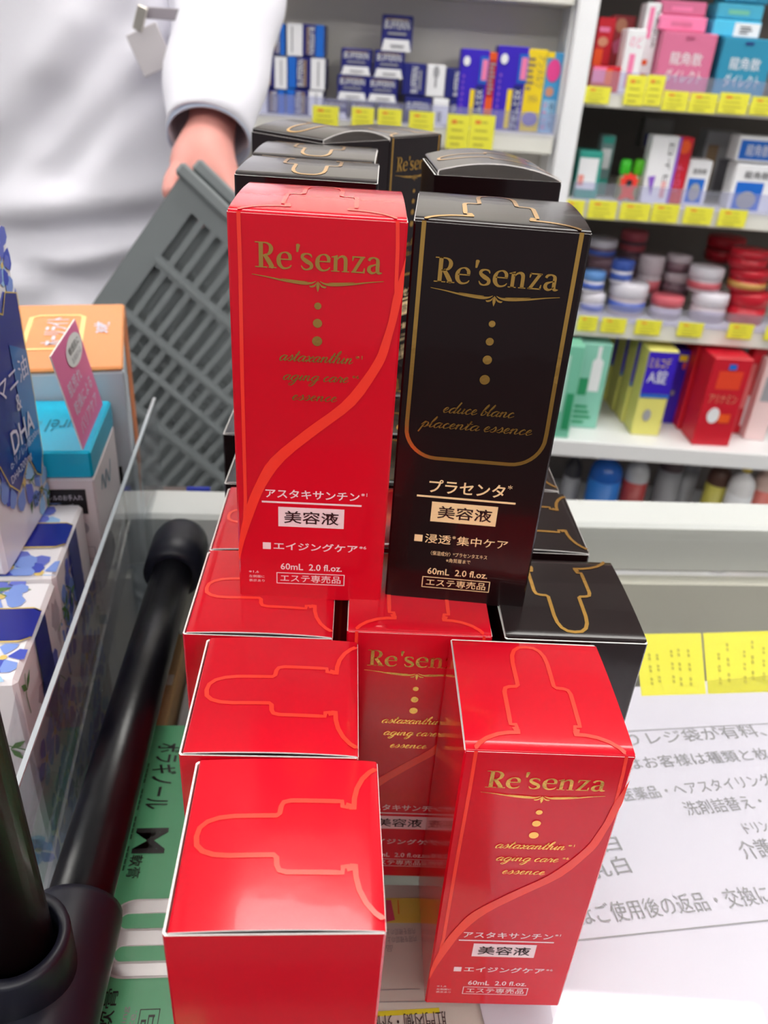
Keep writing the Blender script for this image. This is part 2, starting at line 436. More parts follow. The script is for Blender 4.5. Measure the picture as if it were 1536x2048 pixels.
# yellow cards at the back of the case
for (q, lab) in [([(1283, 1392), (1412, 1388), (1402, 1266), (1270, 1268)], 'yellow price card under the glass beside the front black carton'), ([(1416, 1388), (1560, 1383), (1560, 1261), (1406, 1266)], 'yellow price card under the glass at the right edge of the photo')]:
    a = MB(); Zy = -.0085; P = [atz(*k, Zy) for k in q]; a.poly(P, YELLOW); a.poly([k - Vector((0, 0, .0004)) for k in reversed(P)], YELLOW)
    for tt in (.18, .3, .52, .63, .78):
        s0 = P[0].lerp(P[1], tt); s1 = P[3].lerp(P[2], tt)
        L0 = s0.lerp(s1, .12 + .1 * random.random()); L1 = s0.lerp(s1, .7 + .25 * random.random())
        Fz = lambda u, v: Vector((u, v, Zy + .0003)); n = 9
        for k in range(n):
            if k % 3 == 2: continue
            A = L0.lerp(L1, k / n); B = L0.lerp(L1, (k + .7) / n); a.ribbon(Fz, [(A.x, A.y), (B.x, B.y)], .0014, YINK)
    tag(a.build('price_card'), lab, 'price card', 'price cards under the glass')

# green ointment pack and tan box under the glass
GREENP = mat('green_print', (98, 200, 146), .45)
SILV = mat('silver_foil', (205, 200, 204), .3, metal=.6)
g = empty('ointment_pack', (0, 0, 0)); tag(g, 'green ointment pack with silver letter under the glass beside the pipe', 'box')
ZG = -.0075; M = Matrix.Translation((0, 0, 0)) @ Matrix.Rotation(CY, 4, 'Z')
def loc(P): return Matrix.Rotation(-CY, 4, 'Z') @ P
a = MB(); a.box(-.0955, .05, ZG - .03, -.036, .296, ZG, GREENP, .001, M=M); a.build('carton_body', g)
a = MB(); Fg = lambda u, v: M @ Vector((u, v, ZG + .0003)); Fh = lambda u, v: M @ Vector((u, v, ZG + .0005))
# text column running towards the camera (letters turned a quarter clockwise)
def side(u0, v0, u1, v1):  # letters' baseline to the left, reading down the pack
    return lambda s, t: Fg(u0 + t * (u1 - u0), v0 - s * (v0 - v1))
a.text(side(-.0730, .283, -.0615, .2445), 'ボラギノール', 0, 0, 1, 1, INK, .01)
a.text(side(-.0735, .2345, -.0600, .222), 'M', 0, 0, 1, 1, INK, .012)
a.text(side(-.0735, .2212, -.0680, .2105), '軟膏', 0, 0, 1, 1, INK, .005)
def up(u1, v0, h, L): return lambda s, t: Fg(u1 - t * h, v0 + s * L)
DGI = mat('dark_green_ink', (40, 96, 66), .6)
for q in range(3):
    for k in range(20):
        if (k * 7 + q) % 5: a.rect(Fg, -.0795 + q * .0020, .222 + k * .0030 - q * .004, -.0788 + q * .0020, .2246 + k * .0030 - q * .004, DGI)
a.text(up(-.0662, .1515, .0055, .0150), '軟膏', 0, 0, 1, 1, INK, .005)
a.text(up(-.0610, .1485, .0024, .0115), 'aining', 0, 0, 1, 1, GREY_INK)
a.text(up(-.0585, .1510, .0020, .0075), 'ate.', 0, 0, 1, 1, GREY_INK)
a.frame(Fg, -.0575, .140, -.0505, .1590, .0003, INK); a.text(up(-.0520, .1480, .0045, .0090), '品', 0, 0, 1, 1, INK)
a.build('printing', g)
a = MB()
def arch(u0, u1, v0, v1, r, mt, f):
    P = [f(u1, v0)] + [f(u1, v1)] + [f(u0 + r - r * math.sin(t * math.pi / 16), v1 - r + r * math.cos(t * math.pi / 16)) for t in range(9)] + [f(u0 + r - r * math.cos(t * math.pi / 16), v0 + r - r * math.sin(t * math.pi / 16)) for t in range(9)]
    a.poly(P, mt)
arch(-.0765, -.040, .1698, .2012, .0105, mat('silver_edge', (235, 236, 240), .2), Fg)
arch(-.0757, -.040, .1706, .2004, .0098, SILV, Fh)
Fk = lambda u, v: M @ Vector((u, v, ZG + .0007)); Fk2 = lambda u, v: M @ Vector((u, v, ZG + .0009)); WE = MATS['silver_edge']
for v0, v1, uu in ((.1886, .1946, -.0713), (.1759, .1816, -.0706)):
    arch(uu - .0006, -.040, v0 - .0006, v1 + .0006, (v1 - v0) / 2 + .0005, WE, Fk); arch(uu, -.040, v0, v1, (v1 - v0) / 2 - .0001, GREENP, Fk2)
tag(a.build('silver_letter', g), 'large silver letter m')
t_ = empty('tan_box', (0, 0, 0)); tag(t_, 'tan and orange box under the glass behind the green pack', 'box')
a = MB(); a.box(-.0955, .297, ZG - .06, -.072, .372, ZG - .004, mat('tan_card', (196, 160, 112), .5), .001, M=M); a.build('carton_body', t_)
a = MB(); a.rect(lambda u, v: M @ Vector((u, v, ZG - .0037)), -.095, .328, -.074, .336, mat('tan_white', (225, 220, 205), .5)); a.build('label', t_)
t_ = empty('orange_tube_box', (0, 0, 0)); tag(t_, 'small orange and grey box under the glass between pipe and red cartons', 'box')
a = MB(); a.box(-.0705, .298, ZG - .05, -.03, .362, ZG - .02, mat('grey_card', (168, 166, 170), .5), .001, M=M); a.build('carton_body', t_)
a = MB(); a.rect(lambda u, v: M @ Vector((u, v, ZG - .0197)), -.066, .328, -.056, .36, mat('amber_print', (205, 140, 50), .5)); a.build('label', t_)

# ---------------------------------------------------------------- cosmetic cartons
W, Hc = .0479, .125
hw = W / 2
SWO = [(24.0, 116), (22.6, 110), (21.3, 105), (20.4, 98), (18.7, 91.1), (17.5, 87.2), (14.2, 81.1), (7.9, 72.4), (-2.8, 63.1), (-13.0, 53.1), (-17.4, 45.0), (-20.9, 35.7), (-23.2, 25.0), (-23.9, 18)]
SWI = [(23.9, 112), (23.9, 106.4), (23.4, 103), (22.6, 98), (21.8, 94), (20.6, 88), (18.4, 82.7), (12.1, 72.2), (1.9, 62.9), (-8.7, 52.8), (-14.8, 43.1), (-18.5, 33.2), (-21.9, 22.4), (-23.7, 14.5)]
HALF = [(0, 20.2), (2.4, 19.8), (4.1, 18.2), (5.1, 15.6), (5.5, 12), (5.5, 8), (5.5, 4), (5.5, 1.6), (6.2, .9), (8.2, .7), (9.5, .1), (10, -1.6), (10, -5), (10, -9), (10, -14.4), (8.5, -14.5), (8.3, -15.6), (9.2, -15.9), (8.9, -16.5), (8.0, -16.6), (8.0, -17.4), (11, -17.5), (14.2, -18.2), (17.4, -19.7), (19.7, -21.6), (20.8, -23.2), (21.0, -23.9)]


def make_body(M_):
    mb = MB(); c = .0006; t = .0005; prof = [(-hw + c, -hw), (hw - c, -hw), (hw, -hw + c), (hw, hw - c), (hw - c, hw), (-hw + c, hw), (-hw, hw - c), (-hw, -hw + c)]
    n = 8; zt = Hc - .0003
    ring = lambda s_, z: [(x * s_, y * s_, z) for x, y in prof]
    si = (hw - t) / hw
    v = ring(1, .0) + ring(1, zt); f = [(k, (k + 1) % n, n + (k + 1) % n, n + k) for k in range(n)] + [tuple(reversed(range(n)))]
    mb.raw(v, f, M_)
    v = ring(1, zt) + ring(si, zt) + ring(si, zt - .02); f = [(k, (k + 1) % n, n + (k + 1) % n, n + k) for k in range(n)] + [(n + k, n + (k + 1) % n, 2 * n + (k + 1) % n, 2 * n + k) for k in range(n)] + [tuple(range(2 * n, 3 * n))]
    mb.raw(v, f, CARDEDGE)
    return mb


BOW = .0009


def fz(y, bow=BOW):
    t = (y + hw) / W; return .0004 + bow * 4 * t * (1 - t) if 0 <= t <= 1 else .0004


def make_flap(M_, bow=BOW):  # origin at the hinge (front top edge); local y from 0
    mb = MB(); t = .0005; xw = hw - .0003
    prof = [(0.0, -.0010), (.00015, -.0002), (.0006, .0003)]
    N = 16
    for k in range(1, N + 1):
        y = .0006 + (W - .0016 - .0006) * k / N; prof.append((y, fz(y - hw, bow)))
    ye = prof[-1][0]; ze = prof[-1][1]
    prof += [(ye + .0004, ze - .0002), (ye + .0006, ze - .0006), (ye + .00065, ze - .0014), (ye + .0006, ze - .009)]
    top = [(-xw, y, z) for y, z in prof] + [(xw, y, z) for y, z in prof]; n = len(prof)
    mb.raw(top, [(k, n + k, n + k + 1, k + 1) for k in range(n - 1)], M_, True)
    # underside and cut edges
    low = []
    for i in range(n):
        y0, z0 = prof[max(i - 1, 0)]; y1, z1 = prof[min(i + 1, n - 1)]; d = math.hypot(y1 - y0, z1 - z0) or 1
        low.append((prof[i][0] + (z1 - z0) / d * t, prof[i][1] - (y1 - y0) / d * t))
    bot = [(-xw, y, z) for y, z in low] + [(xw, y, z) for y, z in low]
    mb.raw(bot, [(k, k + 1, n + k + 1, n + k) for k in range(n - 1)], CARDEDGE, True)
    for s_, q in ((0, -xw), (1, xw)):
        v = [(q, y, z) for y, z in prof] + [(q, y, z) for y, z in low]
        mb.raw(v, [((k, k + 1, n + k + 1, n + k) if s_ else (k + 1, k, n + k, n + k + 1)) for k in range(n - 1)], CARDEDGE)
    return mb


def flap_art(mt, bow=BOW, w=.0013):
    mb = MB(); F = lambda u, v: Vector((u, v + hw, fz(v, bow) + .00015))
    pts = [(x / 1000, y / 1000) for x, y in HALF]
    fine = []
    for a_, b_ in zip(pts, pts[1:]):
        k = max(1, int(math.hypot(b_[0] - a_[0], b_[1] - a_[1]) / .0015))
        fine += [(a_[0] + (b_[0] - a_[0]) * j / k, a_[1] + (b_[1] - a_[1]) * j / k) for j in range(k)]
    fine.append(pts[-1]); fine = [(x, max(y, -hw + .0008)) for x, y in fine]
    full = [(-x, y) for x, y in reversed(fine)][:-1] + fine
    mb.ribbon(F, full, w, mt); return mb


FR = plane((0, -hw, 0), (.001, 0, 0), (0, 0, .001), .00012)      # millimetres on the front face
FR2 = plane((0, -hw, 0), (.001, 0, 0), (0, 0, .001), .00022)


def flourish(mb, F, cx, y):
    for s_ in (-1, 1):
        p = smooth([(cx + s_ * 18, y + 1.2, .15), (cx + s_ * 14, y + .7, .3), (cx + s_ * 9, y - .1, .55), (cx + s_ * 4, y - .5, .8), (cx + s_ * 1.8, y - .35, .5), (cx + s_ * .5, y + .25, .15)], 5)
        mb.ribbon(F, [(a_, b_) for a_, b_, _ in p], [c_ for *_, c_ in p], GOLD)
        p = smooth([(cx + s_ * 10, y + .45, .1), (cx + s_ * 6, y + .05, .3), (cx + s_ * 3, y + .0, .1)], 4); mb.ribbon(F, [(a_, b_) for a_, b_, _ in p], [c_ for *_, c_ in p], GOLD)
        p = smooth([(cx + s_ * .3, y - .1, .1), (cx + s_ * .9, y - 1.0, .45), (cx + s_ * 1.9, y - 1.35, .5), (cx + s_ * 2.3, y - 1.1, .1)], 4); mb.ribbon(F, [(a_, b_) for a_, b_, _ in p], [c_ for *_, c_ in p], GOLD)
    p = smooth([(cx, y + .2, .1), (cx, y - .7, .75), (cx, y - 1.5, .8), (cx, y - 2.7, .08)], 5); mb.ribbon(F, [(a_, b_) for a_, b_, _ in p], [c_ for *_, c_ in p], GOLD)


def make_carton(kind):
    root = empty('cosmetic_carton')
    M_ = RED if kind == 'red' else BLACKC; line = ORANGE if kind == 'red' else GOLD; ink = PINKINK if kind == 'red' else CREAMINK
    make_body(M_).build('carton_body', root)
    fl = make_flap(M_).build('top_flap', root, (0, -hw, Hc))
    flap_art(line).build('bottle_outline', fl)
    lo = MB()
    if kind == 'red':
        lo.ribbon(FR, [(-20.8, 125), (-20.75, 110), (-21.05, 80), (-21.15, 38), (-21.6, 30)], [1.05] * 5, ORANGE)
        lo.ribbon(FR, [(21.1, 125), (21.6, 118), (21.9, 108), (22.2, 101)], [1.0, 1.0, 1.0, .6], ORANGE)
        a_ = smooth(SWO, 3); b_ = smooth(SWI, 3); n = len(a_)
        lo.raw([FR2(*q) for q in a_] + [FR2(*q) for q in b_], [(i, n + i, n + i + 1, i + 1) for i in range(n - 1)], ORANGE)
    else:
        arc = [(-21.15, 125), (-21.15, 100), (-21.2, 78), (-21.3, 66)]
        for k in range(1, 9):
            t = math.pi + k * math.pi / 18; arc.append((-11.5 + 9.8 * math.cos(t), 64.6 + 9.9 * math.sin(t)))
        arc += [(-11.5, 54.7)]; full = arc + [(-x, y) for x, y in reversed(arc)]
        lo.ribbon(FR, full, 1.2, GOLD)
    lo.build('front_outline', root)
    go = MB()
    if kind == 'red':
        serif_logo(go, FR2, -16.8, 110.9, 17.8, 117.7, GOLD); flourish(go, FR2, .4, 107.8)
        for v, r in ((101.2, 1.0), (96.3, 1.3), (91.1, 1.45)): go.disc(FR2, .5, v, r, GOLD)
        script(go, FR2, 'astaxanthin', -10.5, 84.8, 11.3, 1.75, GOLD); script(go, FR2, 'aging care', -9.5, 79.0, 10.2, 1.65, GOLD); script(go, FR2, 'essence', -6.8, 72.8, 7.0, 1.6, GOLD)
        go.text(FR2, '※1', 11.6, 86.4, 13.6, 87.5, GOLD); go.text(FR2, '※6', 10.9, 80.4, 12.9, 81.5, GOLD)
    else:
        serif_logo(go, FR2, -17.3, 109.1, 17.3, 115.9, GOLD); flourish(go, FR2, .2, 106.2)
        for v, r in ((98.5, .95), (93.3, 1.15), (87.8, 1.35), (81.7, 1.5)): go.disc(FR2, .5, v, r, GOLD)
        script(go, FR2, 'educe blanc', -11, 70.3, 11, 1.75, GOLD); script(go, FR2, 'placenta essence', -17.2, 65.1, 17.2, 1.75, GOLD)
    tag(go.build('foil_lettering', root), 'gold foil lettering')
    te = MB()
    if kind == 'red':
        te.text(FR, 'アスタキサンチン', -14.8, 39.2, 14.9, 42.4, ink, .015); te.text(FR, '※1', 15.4, 41.1, 17.3, 42.3, ink)
        te.rect(FR, -16, 37.3, 15.7, 37.95, ink); te.rect(FR, -10.8, 28.7, 10.3, 36, ink); te.text(FR2, '美容液', -9, 30.0, 8.6, 34.7, DARKINK, .011)
        te.rect(FR, -15.9, 19.7, -13.3, 22.3, ink); te.text(FR, 'エイジングケア', -12.4, 19.6, 15.2, 22.7, ink, .015); te.text(FR, '※6', 15.7, 21.2, 18, 22.4, ink)
        te.text(FR, '60mL  2.0 fl.oz.', -10.1, 11.8, 10.3, 14.4, ink, .01); te.frame(FR, -11.5, 6.1, 11.3, 10.6, .28, ink); te.text(FR, 'エステ専売品', -10.2, 6.9, 10, 9.9, ink, .003)
        for t, v in (('※1,6', 9.9), ('左側面に', 8.1), ('表示あり', 6.4)): te.text(FR, t, -20.7, v, -17.4 if t[0] == '※' else -15.5, v + 1.05, ink)
    else:
        te.text(FR, 'プラセンタ', -12.6, 42.5, 11.6, 47.3, ink, .015); te.text(FR, '*', 12.3, 45.9, 13.7, 47.4, ink)
        te.rect(FR, -16.2, 40.6, 15.5, 41.3, ink); te.rect(FR, -11.1, 31.8, 10.2, 39.2, ink); te.text(FR2, '美容液', -9, 33.2, 8.6, 37.9, DARKINK, .011)
        te.rect(FR, -15.7, 23.7, -13, 26.3, ink); te.text(FR, '浸透', -12.2, 23.4, -3.6, 26.9, ink, .005); te.text(FR, '※', -3.2, 25.7, -2.1, 26.8, ink); te.text(FR, '集中ケア', -1.6, 23.4, 15.2, 26.9, ink, .005)
        te.text(FR, '〈保湿成分〉*プラセンタエキス', -9.8, 18.7, 9.1, 20.4, ink); te.text(FR, '※角質層まで', -4.4, 16.3, 3.8, 17.9, ink)
        te.text(FR, '60mL  2.0 fl.oz.', -10.2, 11.0, 10.1, 13.6, ink, .01); te.frame(FR, -11.7, 5.4, 11.4, 9.9, .28, ink); te.text(FR, 'エステ専売品', -10.3, 6.2, 10, 9.2, ink, .003)
    tag(te.build('front_text', root), 'pale printed product text')
    return root


proto = {}
H2 = math.pi / 2
CARTONS = [  # kind, x, y, yaw, turn, layer, label, flap lift
    ('red', -.0188, .1257, .0852, H2, 0, 'red carton nearest the camera, its plain side facing front at lower left', 0),
    ('red', -.0276, .1747, .0682, H2, 0, 'red carton directly behind the nearest plain sided one in the left column', 0),
    ('red', -.0388, .2238, .0566, H2, 0, 'red carton under the left foot of the upright red carton', 0),
    ('red', -.0412, .2725, .055, H2, 0, 'red carton, rearmost red of the left column, next to the black pipe cap', 0),
    ('black', -.0457, .3235, .03, H2, 0, 'black carton right behind the rearmost red one of the left column', 0),
    ('black', -.0565, .3720, .03, H2, 0, 'black carton at the far end of the left column, its corner showing', 0),
    ('red', .0135, .2308, .0489, 0, 0, 'red carton standing in the middle gap, its lettering half hidden', 0),
    ('red', .0496, .1828, .0457, 0, 0, 'red carton standing alone at lower right with full front lettering', 0),
    ('black', .0653, .2329, .053, math.pi, 0, 'black carton behind the lower right red one, gold bottle tip on top', 0),
    ('black', .0558, .2855, .05, H2, 0, 'black carton second in the right column, gold neck lines on top', 0),
    ('black', .0515, .3355, .05, H2, 0, 'black carton third in the right column, only a corner of its top showing', 0),
    ('red', .0055, .2815, .04, 0, 0, 'red carton hidden in the middle behind the half hidden red one', 0),
    ('black', .0015, .3325, .04, 0, 0, 'black carton hidden in the centre of the bottom layer', 0),
    ('black', -.005, .3830, .04, 0, 0, 'black carton hidden at the back centre of the bottom layer', 0),
    ('black', -.058, .4215, .03, H2, 0, 'black carton hidden at the back left of the bottom layer', 0),
    ('black', -.008, .4330, .04, 0, 0, 'black carton hidden at the back edge of the bottom layer', 0),
    ('black', -.012, .4830, .04, 0, 0, 'black carton hidden last in the bottom layer', 0),
    ('red', -.0242, .2447, .0515, 0, 1, 'upright red carton on the upper layer, gold lettering facing front', 0),
    ('black', .0270, .2487, -.028, 0, 1, 'upright black carton on the upper layer, gold lettering facing front', 0),
    ('black', -.0345, .3090, .03, math.pi, 1, 'black carton directly behind the upright red one', 0),
    ('black', -.0375, .3595, .02, math.pi, 1, 'black carton second behind the upright red one', 0),
    ('black', .0315, .3440, .09, H2, 1, 'black carton with gaping top flap behind the upright black one', .05),
    ('black', -.0435, .4270, .9, H2, 1, 'black carton turned cornerwise at the back left of the upper layer', .03),
    ('black', -.0165, .4690, .97, 0, 1, 'black carton turned sideways at the back, gold lettering partly visible', 0),
]
for kind, x, y, yaw, turn, layer, lab, lift in CARTONS:
    if kind not in proto: proto[kind] = c = make_carton(kind)
    else: c = copy_tree(proto[kind])
    c.location = (x, y, layer * (Hc + .0006) + .0002); c.rotation_euler = (0, 0, yaw + turn)
    tag(c, lab, 'carton', 'red and black cosmetic cartons')
    if lift:
        for ch in c.children:
            if ch.name.startswith('top_flap'):
                bw = .004
                ch.data = make_flap(BLACKC, bw).build('tmp').data
                bpy.data.objects.remove(bpy.data.objects['tmp'])
                ch.rotation_euler = (lift * .35, 0, 0)
                for g2 in ch.children:
                    g2.data = flap_art(GOLD, bw).build('tmp').data; bpy.data.objects.remove(bpy.data.objects['tmp'])
# ---------------------------------------------------------------- pipe frame on the counter's left edge
MC = Matrix.Rotation(CY, 4, 'Z')
pf = tag(empty('pipe_frame', (0, 0, 0), CY), 'black pipe display frame with elbow joint, lying along the counter left of the cartons', 'pipe frame')
PX, PZ = -.0815, .0182
a = MB(); a.tube([(PX, .12, PZ), (PX, .30, PZ), (PX, .41, PZ)], .0115, BLACKTUBE, 28); tag(a.build('rail', pf), 'shiny black horizontal pipe')
a = MB(); a.lathe([(.0125, -.030), (.0165, -.0295), (.0168, -.012), (.0168, .002), (.0155, .008), (.010, .0125), (.004, .0145), (.0005, .015)], JOINT, 32, M=Matrix.Translation((PX, .418, PZ)) @ Matrix.Rotation(-H2, 4, 'X')); a.build('end_cap', pf)
a = MB(); a.lathe([(.0118, .0), (.0158, .0005), (.0162, .003), (.0164, .09), (.0150, .094)], JOINT, 32, M=Matrix.Translation((PX, .181, PZ - .001)) @ Matrix.Rotation(H2, 4, 'X')); j = a.build('joint', pf)
PXV, PYV = -.0880, .1508
a = MB(); Mv = Matrix.Translation((PXV, PYV, 0))
pr_ = [(.0152, .012), (.0158, .048), (.0155, .050), (.0126, .050), (.0122, .049), (.0122, .036)]
a.lathe(pr_, JOINT, 36, M=Mv); a.build('socket', j)
a = MB(); a.tube([(PXV, PYV, .034), (PXV, PYV, .30)], .0106, mat('dark_maroon_pipe', (30, 16, 18), .25, bump=.03, bscale=150), 28); tag(a.build('post', pf), 'dark upright pipe')

# clear acrylic divider along the pipe
dv = tag(empty('acrylic_divider', (0, 0, 0), 0), 'clear acrylic divider sheet standing between the flower print boxes and the pipe', 'divider')
A = atz(309, 798, .062); B = atz(49, 1531, .062); d = (B - A); d.z = 0; L = d.length; d.normalize(); nrm = Vector((-d.y, d.x, 0)) * .0009
a = MB(); P0 = A; P1 = A + d * (L + .012)
def slab(mb, P0, P1, z0, z1, nrm, mt):
    v = []
    for P in (P0 - nrm, P1 - nrm, P1 + nrm, P0 + nrm): v.append((P.x, P.y, z0))
    for P in (P0 - nrm, P1 - nrm, P1 + nrm, P0 + nrm): v.append((P.x, P.y, z1))
    mb.raw(v, [(3, 2, 1, 0), (4, 5, 6, 7), (0, 1, 5, 4), (1, 2, 6, 5), (2, 3, 7, 6), (3, 0, 4, 7)], mt)
slab(a, P0, P1, -.072, .062, nrm, CLEARP); a.build('panel', dv)
a = MB(); slab(a, P0, P1, .0622, .0632, nrm * 1.1, mat('acrylic_edge', (190, 198, 205), .3)); tag(a.build('top_edge', dv), 'pale polished edge')

# side rack below the counter top that carries the goods at the left
rk = tag(empty('side_rack', (0, 0, Z_FLOOR), CY), 'low dark side rack beside the counter carrying the goods at the left edge', 'rack')
a = MB(); a.box(-.62, -.1, ZT - .085, -.112, .66, ZT - .0735, mat('rack_shelf', (92, 80, 78), .5)); a.build('shelf', rk)
for q in ((-.60, -.08), (-.14, -.08), (-.60, .64), (-.14, .64)):
    a = MB(); a.box(q[0] - .012, q[1] - .012, 0, q[0] + .012, q[1] + .012, ZT - .0855, JOINT); a.build('leg', rk)

# ---------------------------------------------------------------- flower print supplement boxes
BW, BD, BH = .062, .067, .142
FWHITE = mat('flower_box_white', (240, 236, 240), .35, coat=.2)
DEEP = mat('deep_blue_print', (26, 36, 142), .3, coat=.3, noise=.2, bscale=40)
MIDB = mat('mid_blue_print', (10, 98, 176), .3, coat=.3)
PET = [mat('petal_violet', (104, 116, 206), .5), mat('petal_blue', (128, 156, 226), .5), mat('petal_sky', (158, 200, 240), .5), mat('petal_deep', (66, 82, 190), .5)]
LEAF = mat('leaf_green', (86, 130, 70), .5); YLW = mat('gold_line', (224, 196, 110), .4)


def flower(mb, Fk, u, v, r, rot, lim):
    def C(a_, b_): return (min(max(a_, lim[0]), lim[2]), min(max(b_, lim[1]), lim[3]))
    for k in range(5):
        t = rot + k * 2 * math.pi / 5; pts = []
        for dt, rr in ((-.14, .2), (-.52, .7), (-.42, .95), (-.1, 1.06), (.2, 1.0), (.5, .75), (.14, .2)):
            pts.append(Fk(*C(u + r * rr * math.cos(t + dt), v + r * rr * math.sin(t + dt))))
        mb.poly(pts, PET[random.choice((0, 0, 1, 1, 2, 3))])
    mb.disc(lambda a_, b_: Fk(*C(a_, b_)), u, v, r * .16, YLW, n=8)


def sprig(mb, Fk, u, v, L, rot, lim):
    def C(a_, b_): return (min(max(a_, lim[0]), lim[2]), min(max(b_, lim[1]), lim[3]))
    du, dv = math.cos(rot), math.sin(rot)
    G = lambda a_, b_: Fk(*C(a_, b_))
    mb.ribbon(G, [(u, v), (u + du * L * .5 - dv * L * .1, v + dv * L * .5 + du * L * .1), (u + du * L, v + dv * L)], .0006, LEAF)
    for s_ in (-1, 1):
        c = (u + du * L * .6, v + dv * L * .6); e = (c[0] + (du * .6 - s_ * dv * .6) * L * .5, c[1] + (dv * .6 + s_ * du * .6) * L * .5)
        mb.ribbon(G, [c, ((c[0] + e[0]) / 2, (c[1] + e[1]) / 2), e], [.0002, L * .16, .0002], LEAF)


def flowers(mb, o, ux, uy, w_, h_, n, r=.009):
    lim = (0, 0, w_, h_)
    for k in range(n):
        off = .0003 + .0001 * (k % 5); Fk = plane(o, ux, uy, off)
        u, v = random.uniform(.1, .9) * w_, random.uniform(.06, .94) * h_
        if k % 3 == 2: sprig(mb, Fk, u, v, r * 1.6, random.uniform(0, 6.28), lim)
        else: flower(mb, Fk, u, v, r * random.uniform(.7, 1.15), random.uniform(0, 6.28), lim)


def flower_box(lab, loc, yaw, front_text=False):
    r = tag(empty('supplement_box', loc, yaw), lab, 'box', 'flower print supplement boxes')
    a = MB(); a.box(-BW / 2, -BD / 2, 0, BW / 2, BD / 2, BH, FWHITE, .0018); X = BW / 2; Y = BD / 2
    flowers(a, (-X, -Y, BH), (1, 0, 0), (0, 1, 0), BW, BD * .34, 9, .013); flowers(a, (-X, Y - BD * .30, BH), (1, 0, 0), (0, 1, 0), BW, BD * .30, 8, .013)
    flowers(a, (-X, -Y, 0), (1, 0, 0), (0, 0, 1), BW, BH, 24, .011); flowers(a, (X, -Y, 0), (0, 1, 0), (0, 0, 1), BD, BH, 32, .012)
    a.build('carton_body', r)
    a = MB(); Ft = plane((-X, -Y, BH), (1, 0, 0), (0, 1, 0), .0009); Fs = plane((X, -Y, 0), (0, 1, 0), (0, 0, 1), .0009)
    if front_text:
        Fs2 = plane((X, -Y, 0), (0, 1, 0), (0, 0, 1), .0012)
        pan = [(.0012, .060), (.012, .050), (.018, .038), (.028, .029), (.045, .038), (.052, .026), (.058, .022), (.064, .032), (.0655, .06), (.0655, .112), (.052, .116), (.045, .108), (.036, .112), (.02, .118), (.0012, .116)]
        a.poly([Fs(*q) for q in pan], DEEP); a.ribbon(Fs2, pan + [pan[0]], .0008, YLW)
        a.poly([Fs2(*q) for q in [(.046, .040), (.052, .028), (.058, .0235), (.0635, .033), (.0655, .06), (.0655, .085), (.046, .094)]], MIDB)
    else:
        a.poly([Ft(0.0008, BD * .36), Ft(BW - .004, BD * .36), Ft(BW - .0002, BD * .39), Ft(BW - .0002, BD * .65), Ft(BW - .003, BD * .68), Ft(.0008, BD * .68)], DEEP)
        a.ribbon(Ft, [(.0008, BD * .35), (BW - .005, BD * .35), (BW - .0006, BD * .39)], .0009, YLW); a.ribbon(Ft, [(.0008, BD * .685), (BW - .004, BD * .685), (BW - .0006, BD * .65)], .0009, YLW)
        a.poly([Fs(BD * .39, BH - .0002), Fs(BD * .39, BH - .04), Fs(BD * .5, BH - .055), Fs(BD * .65, BH - .04), Fs(BD * .65, BH - .0002)], DEEP)
    a.build('label_panel', r)
    if front_text:
        a = MB(); Fx = plane((X, -Y, 0), (0, 1, 0), (0, 0, 1), .0016)
        a.text(Fx, 'アマニ油', .010, .074, .062, .085, PAPERWHITE); a.text(Fx, '&', .041, .0635, .047, .0715, PAPERWHITE); a.text(Fx, 'DHA', .028, .0480, .058, .0590, PAPERWHITE, .01)
        a.text(Fx, 'α-リノレン酸200mg', .022, .0425, .064, .0475, PAPERWHITE); a.text(Fx, 'DHA200mg', .020, .036, .048, .041, PAPERWHITE); a.text(Fx, 'ENT', .012, .102, .03, .1055, YLW)
        a.text(Fx, '120粒', .040, .0125, .056, .0185, INK); a.build('front_text', r)
    return r


yw = .165
dr = Vector((-math.sin(yw), math.cos(yw), 0)); rr = Vector((math.cos(yw), math.sin(yw), 0))
zb = .07 - BH
pA = Vector((-.155, .332, zb)) - rr * (BW / 2)
pB = Vector((-.1425, .262, zb)) - rr * (BW / 2)
flower_box('flower print box standing right behind the front one, under the tall one', pA, yw)
flower_box('flower print box at the front of the row by the dark upright pipe', pB, yw)
yw2 = .10
rr2 = Vector((math.cos(yw2), math.sin(yw2), 0)); d2 = Vector((-rr2.y, rr2.x, 0))
pT = Vector((-.1755, .361, .0708)) - rr2 * (BW / 2) - d2 * (BD / 2)
flower_box('tall standing flower print box with blue label at the left edge of the photo', pT, yw2, True)
# clear wrap round the row
wp = MB()
P = [Vector((-.1475, .290, .068)), Vector((-.1395, .240, .066)), Vector((-.132, .195, .058)), Vector((-.1255, .168, .045))]
n = 10; vv = []; ff = []
for i in range(24):
    t = i / 23 * 3; k = min(int(t), 2); q = P[k].lerp(P[k + 1], t - k)
    for j_ in range(n):
        s_ = j_ / (n - 1); vv.append((q.x + .0025 * math.sin(i * 1.1 + j_ * .9) * s_ + .001 * s_, q.y + .003 * math.sin(j_ * 1.7 + i * .6), q.z - s_ * .11))
for i in range(23):
    for j_ in range(n - 1): ff.append((i * n + j_, i * n + j_ + 1, (i + 1) * n + j_ + 1, (i + 1) * n + j_))
wp.raw(vv, ff, FILM, True); tag(wp.build('plastic_wrap'), 'crinkled clear plastic wrap beside the front flower print box', 'plastic wrap')

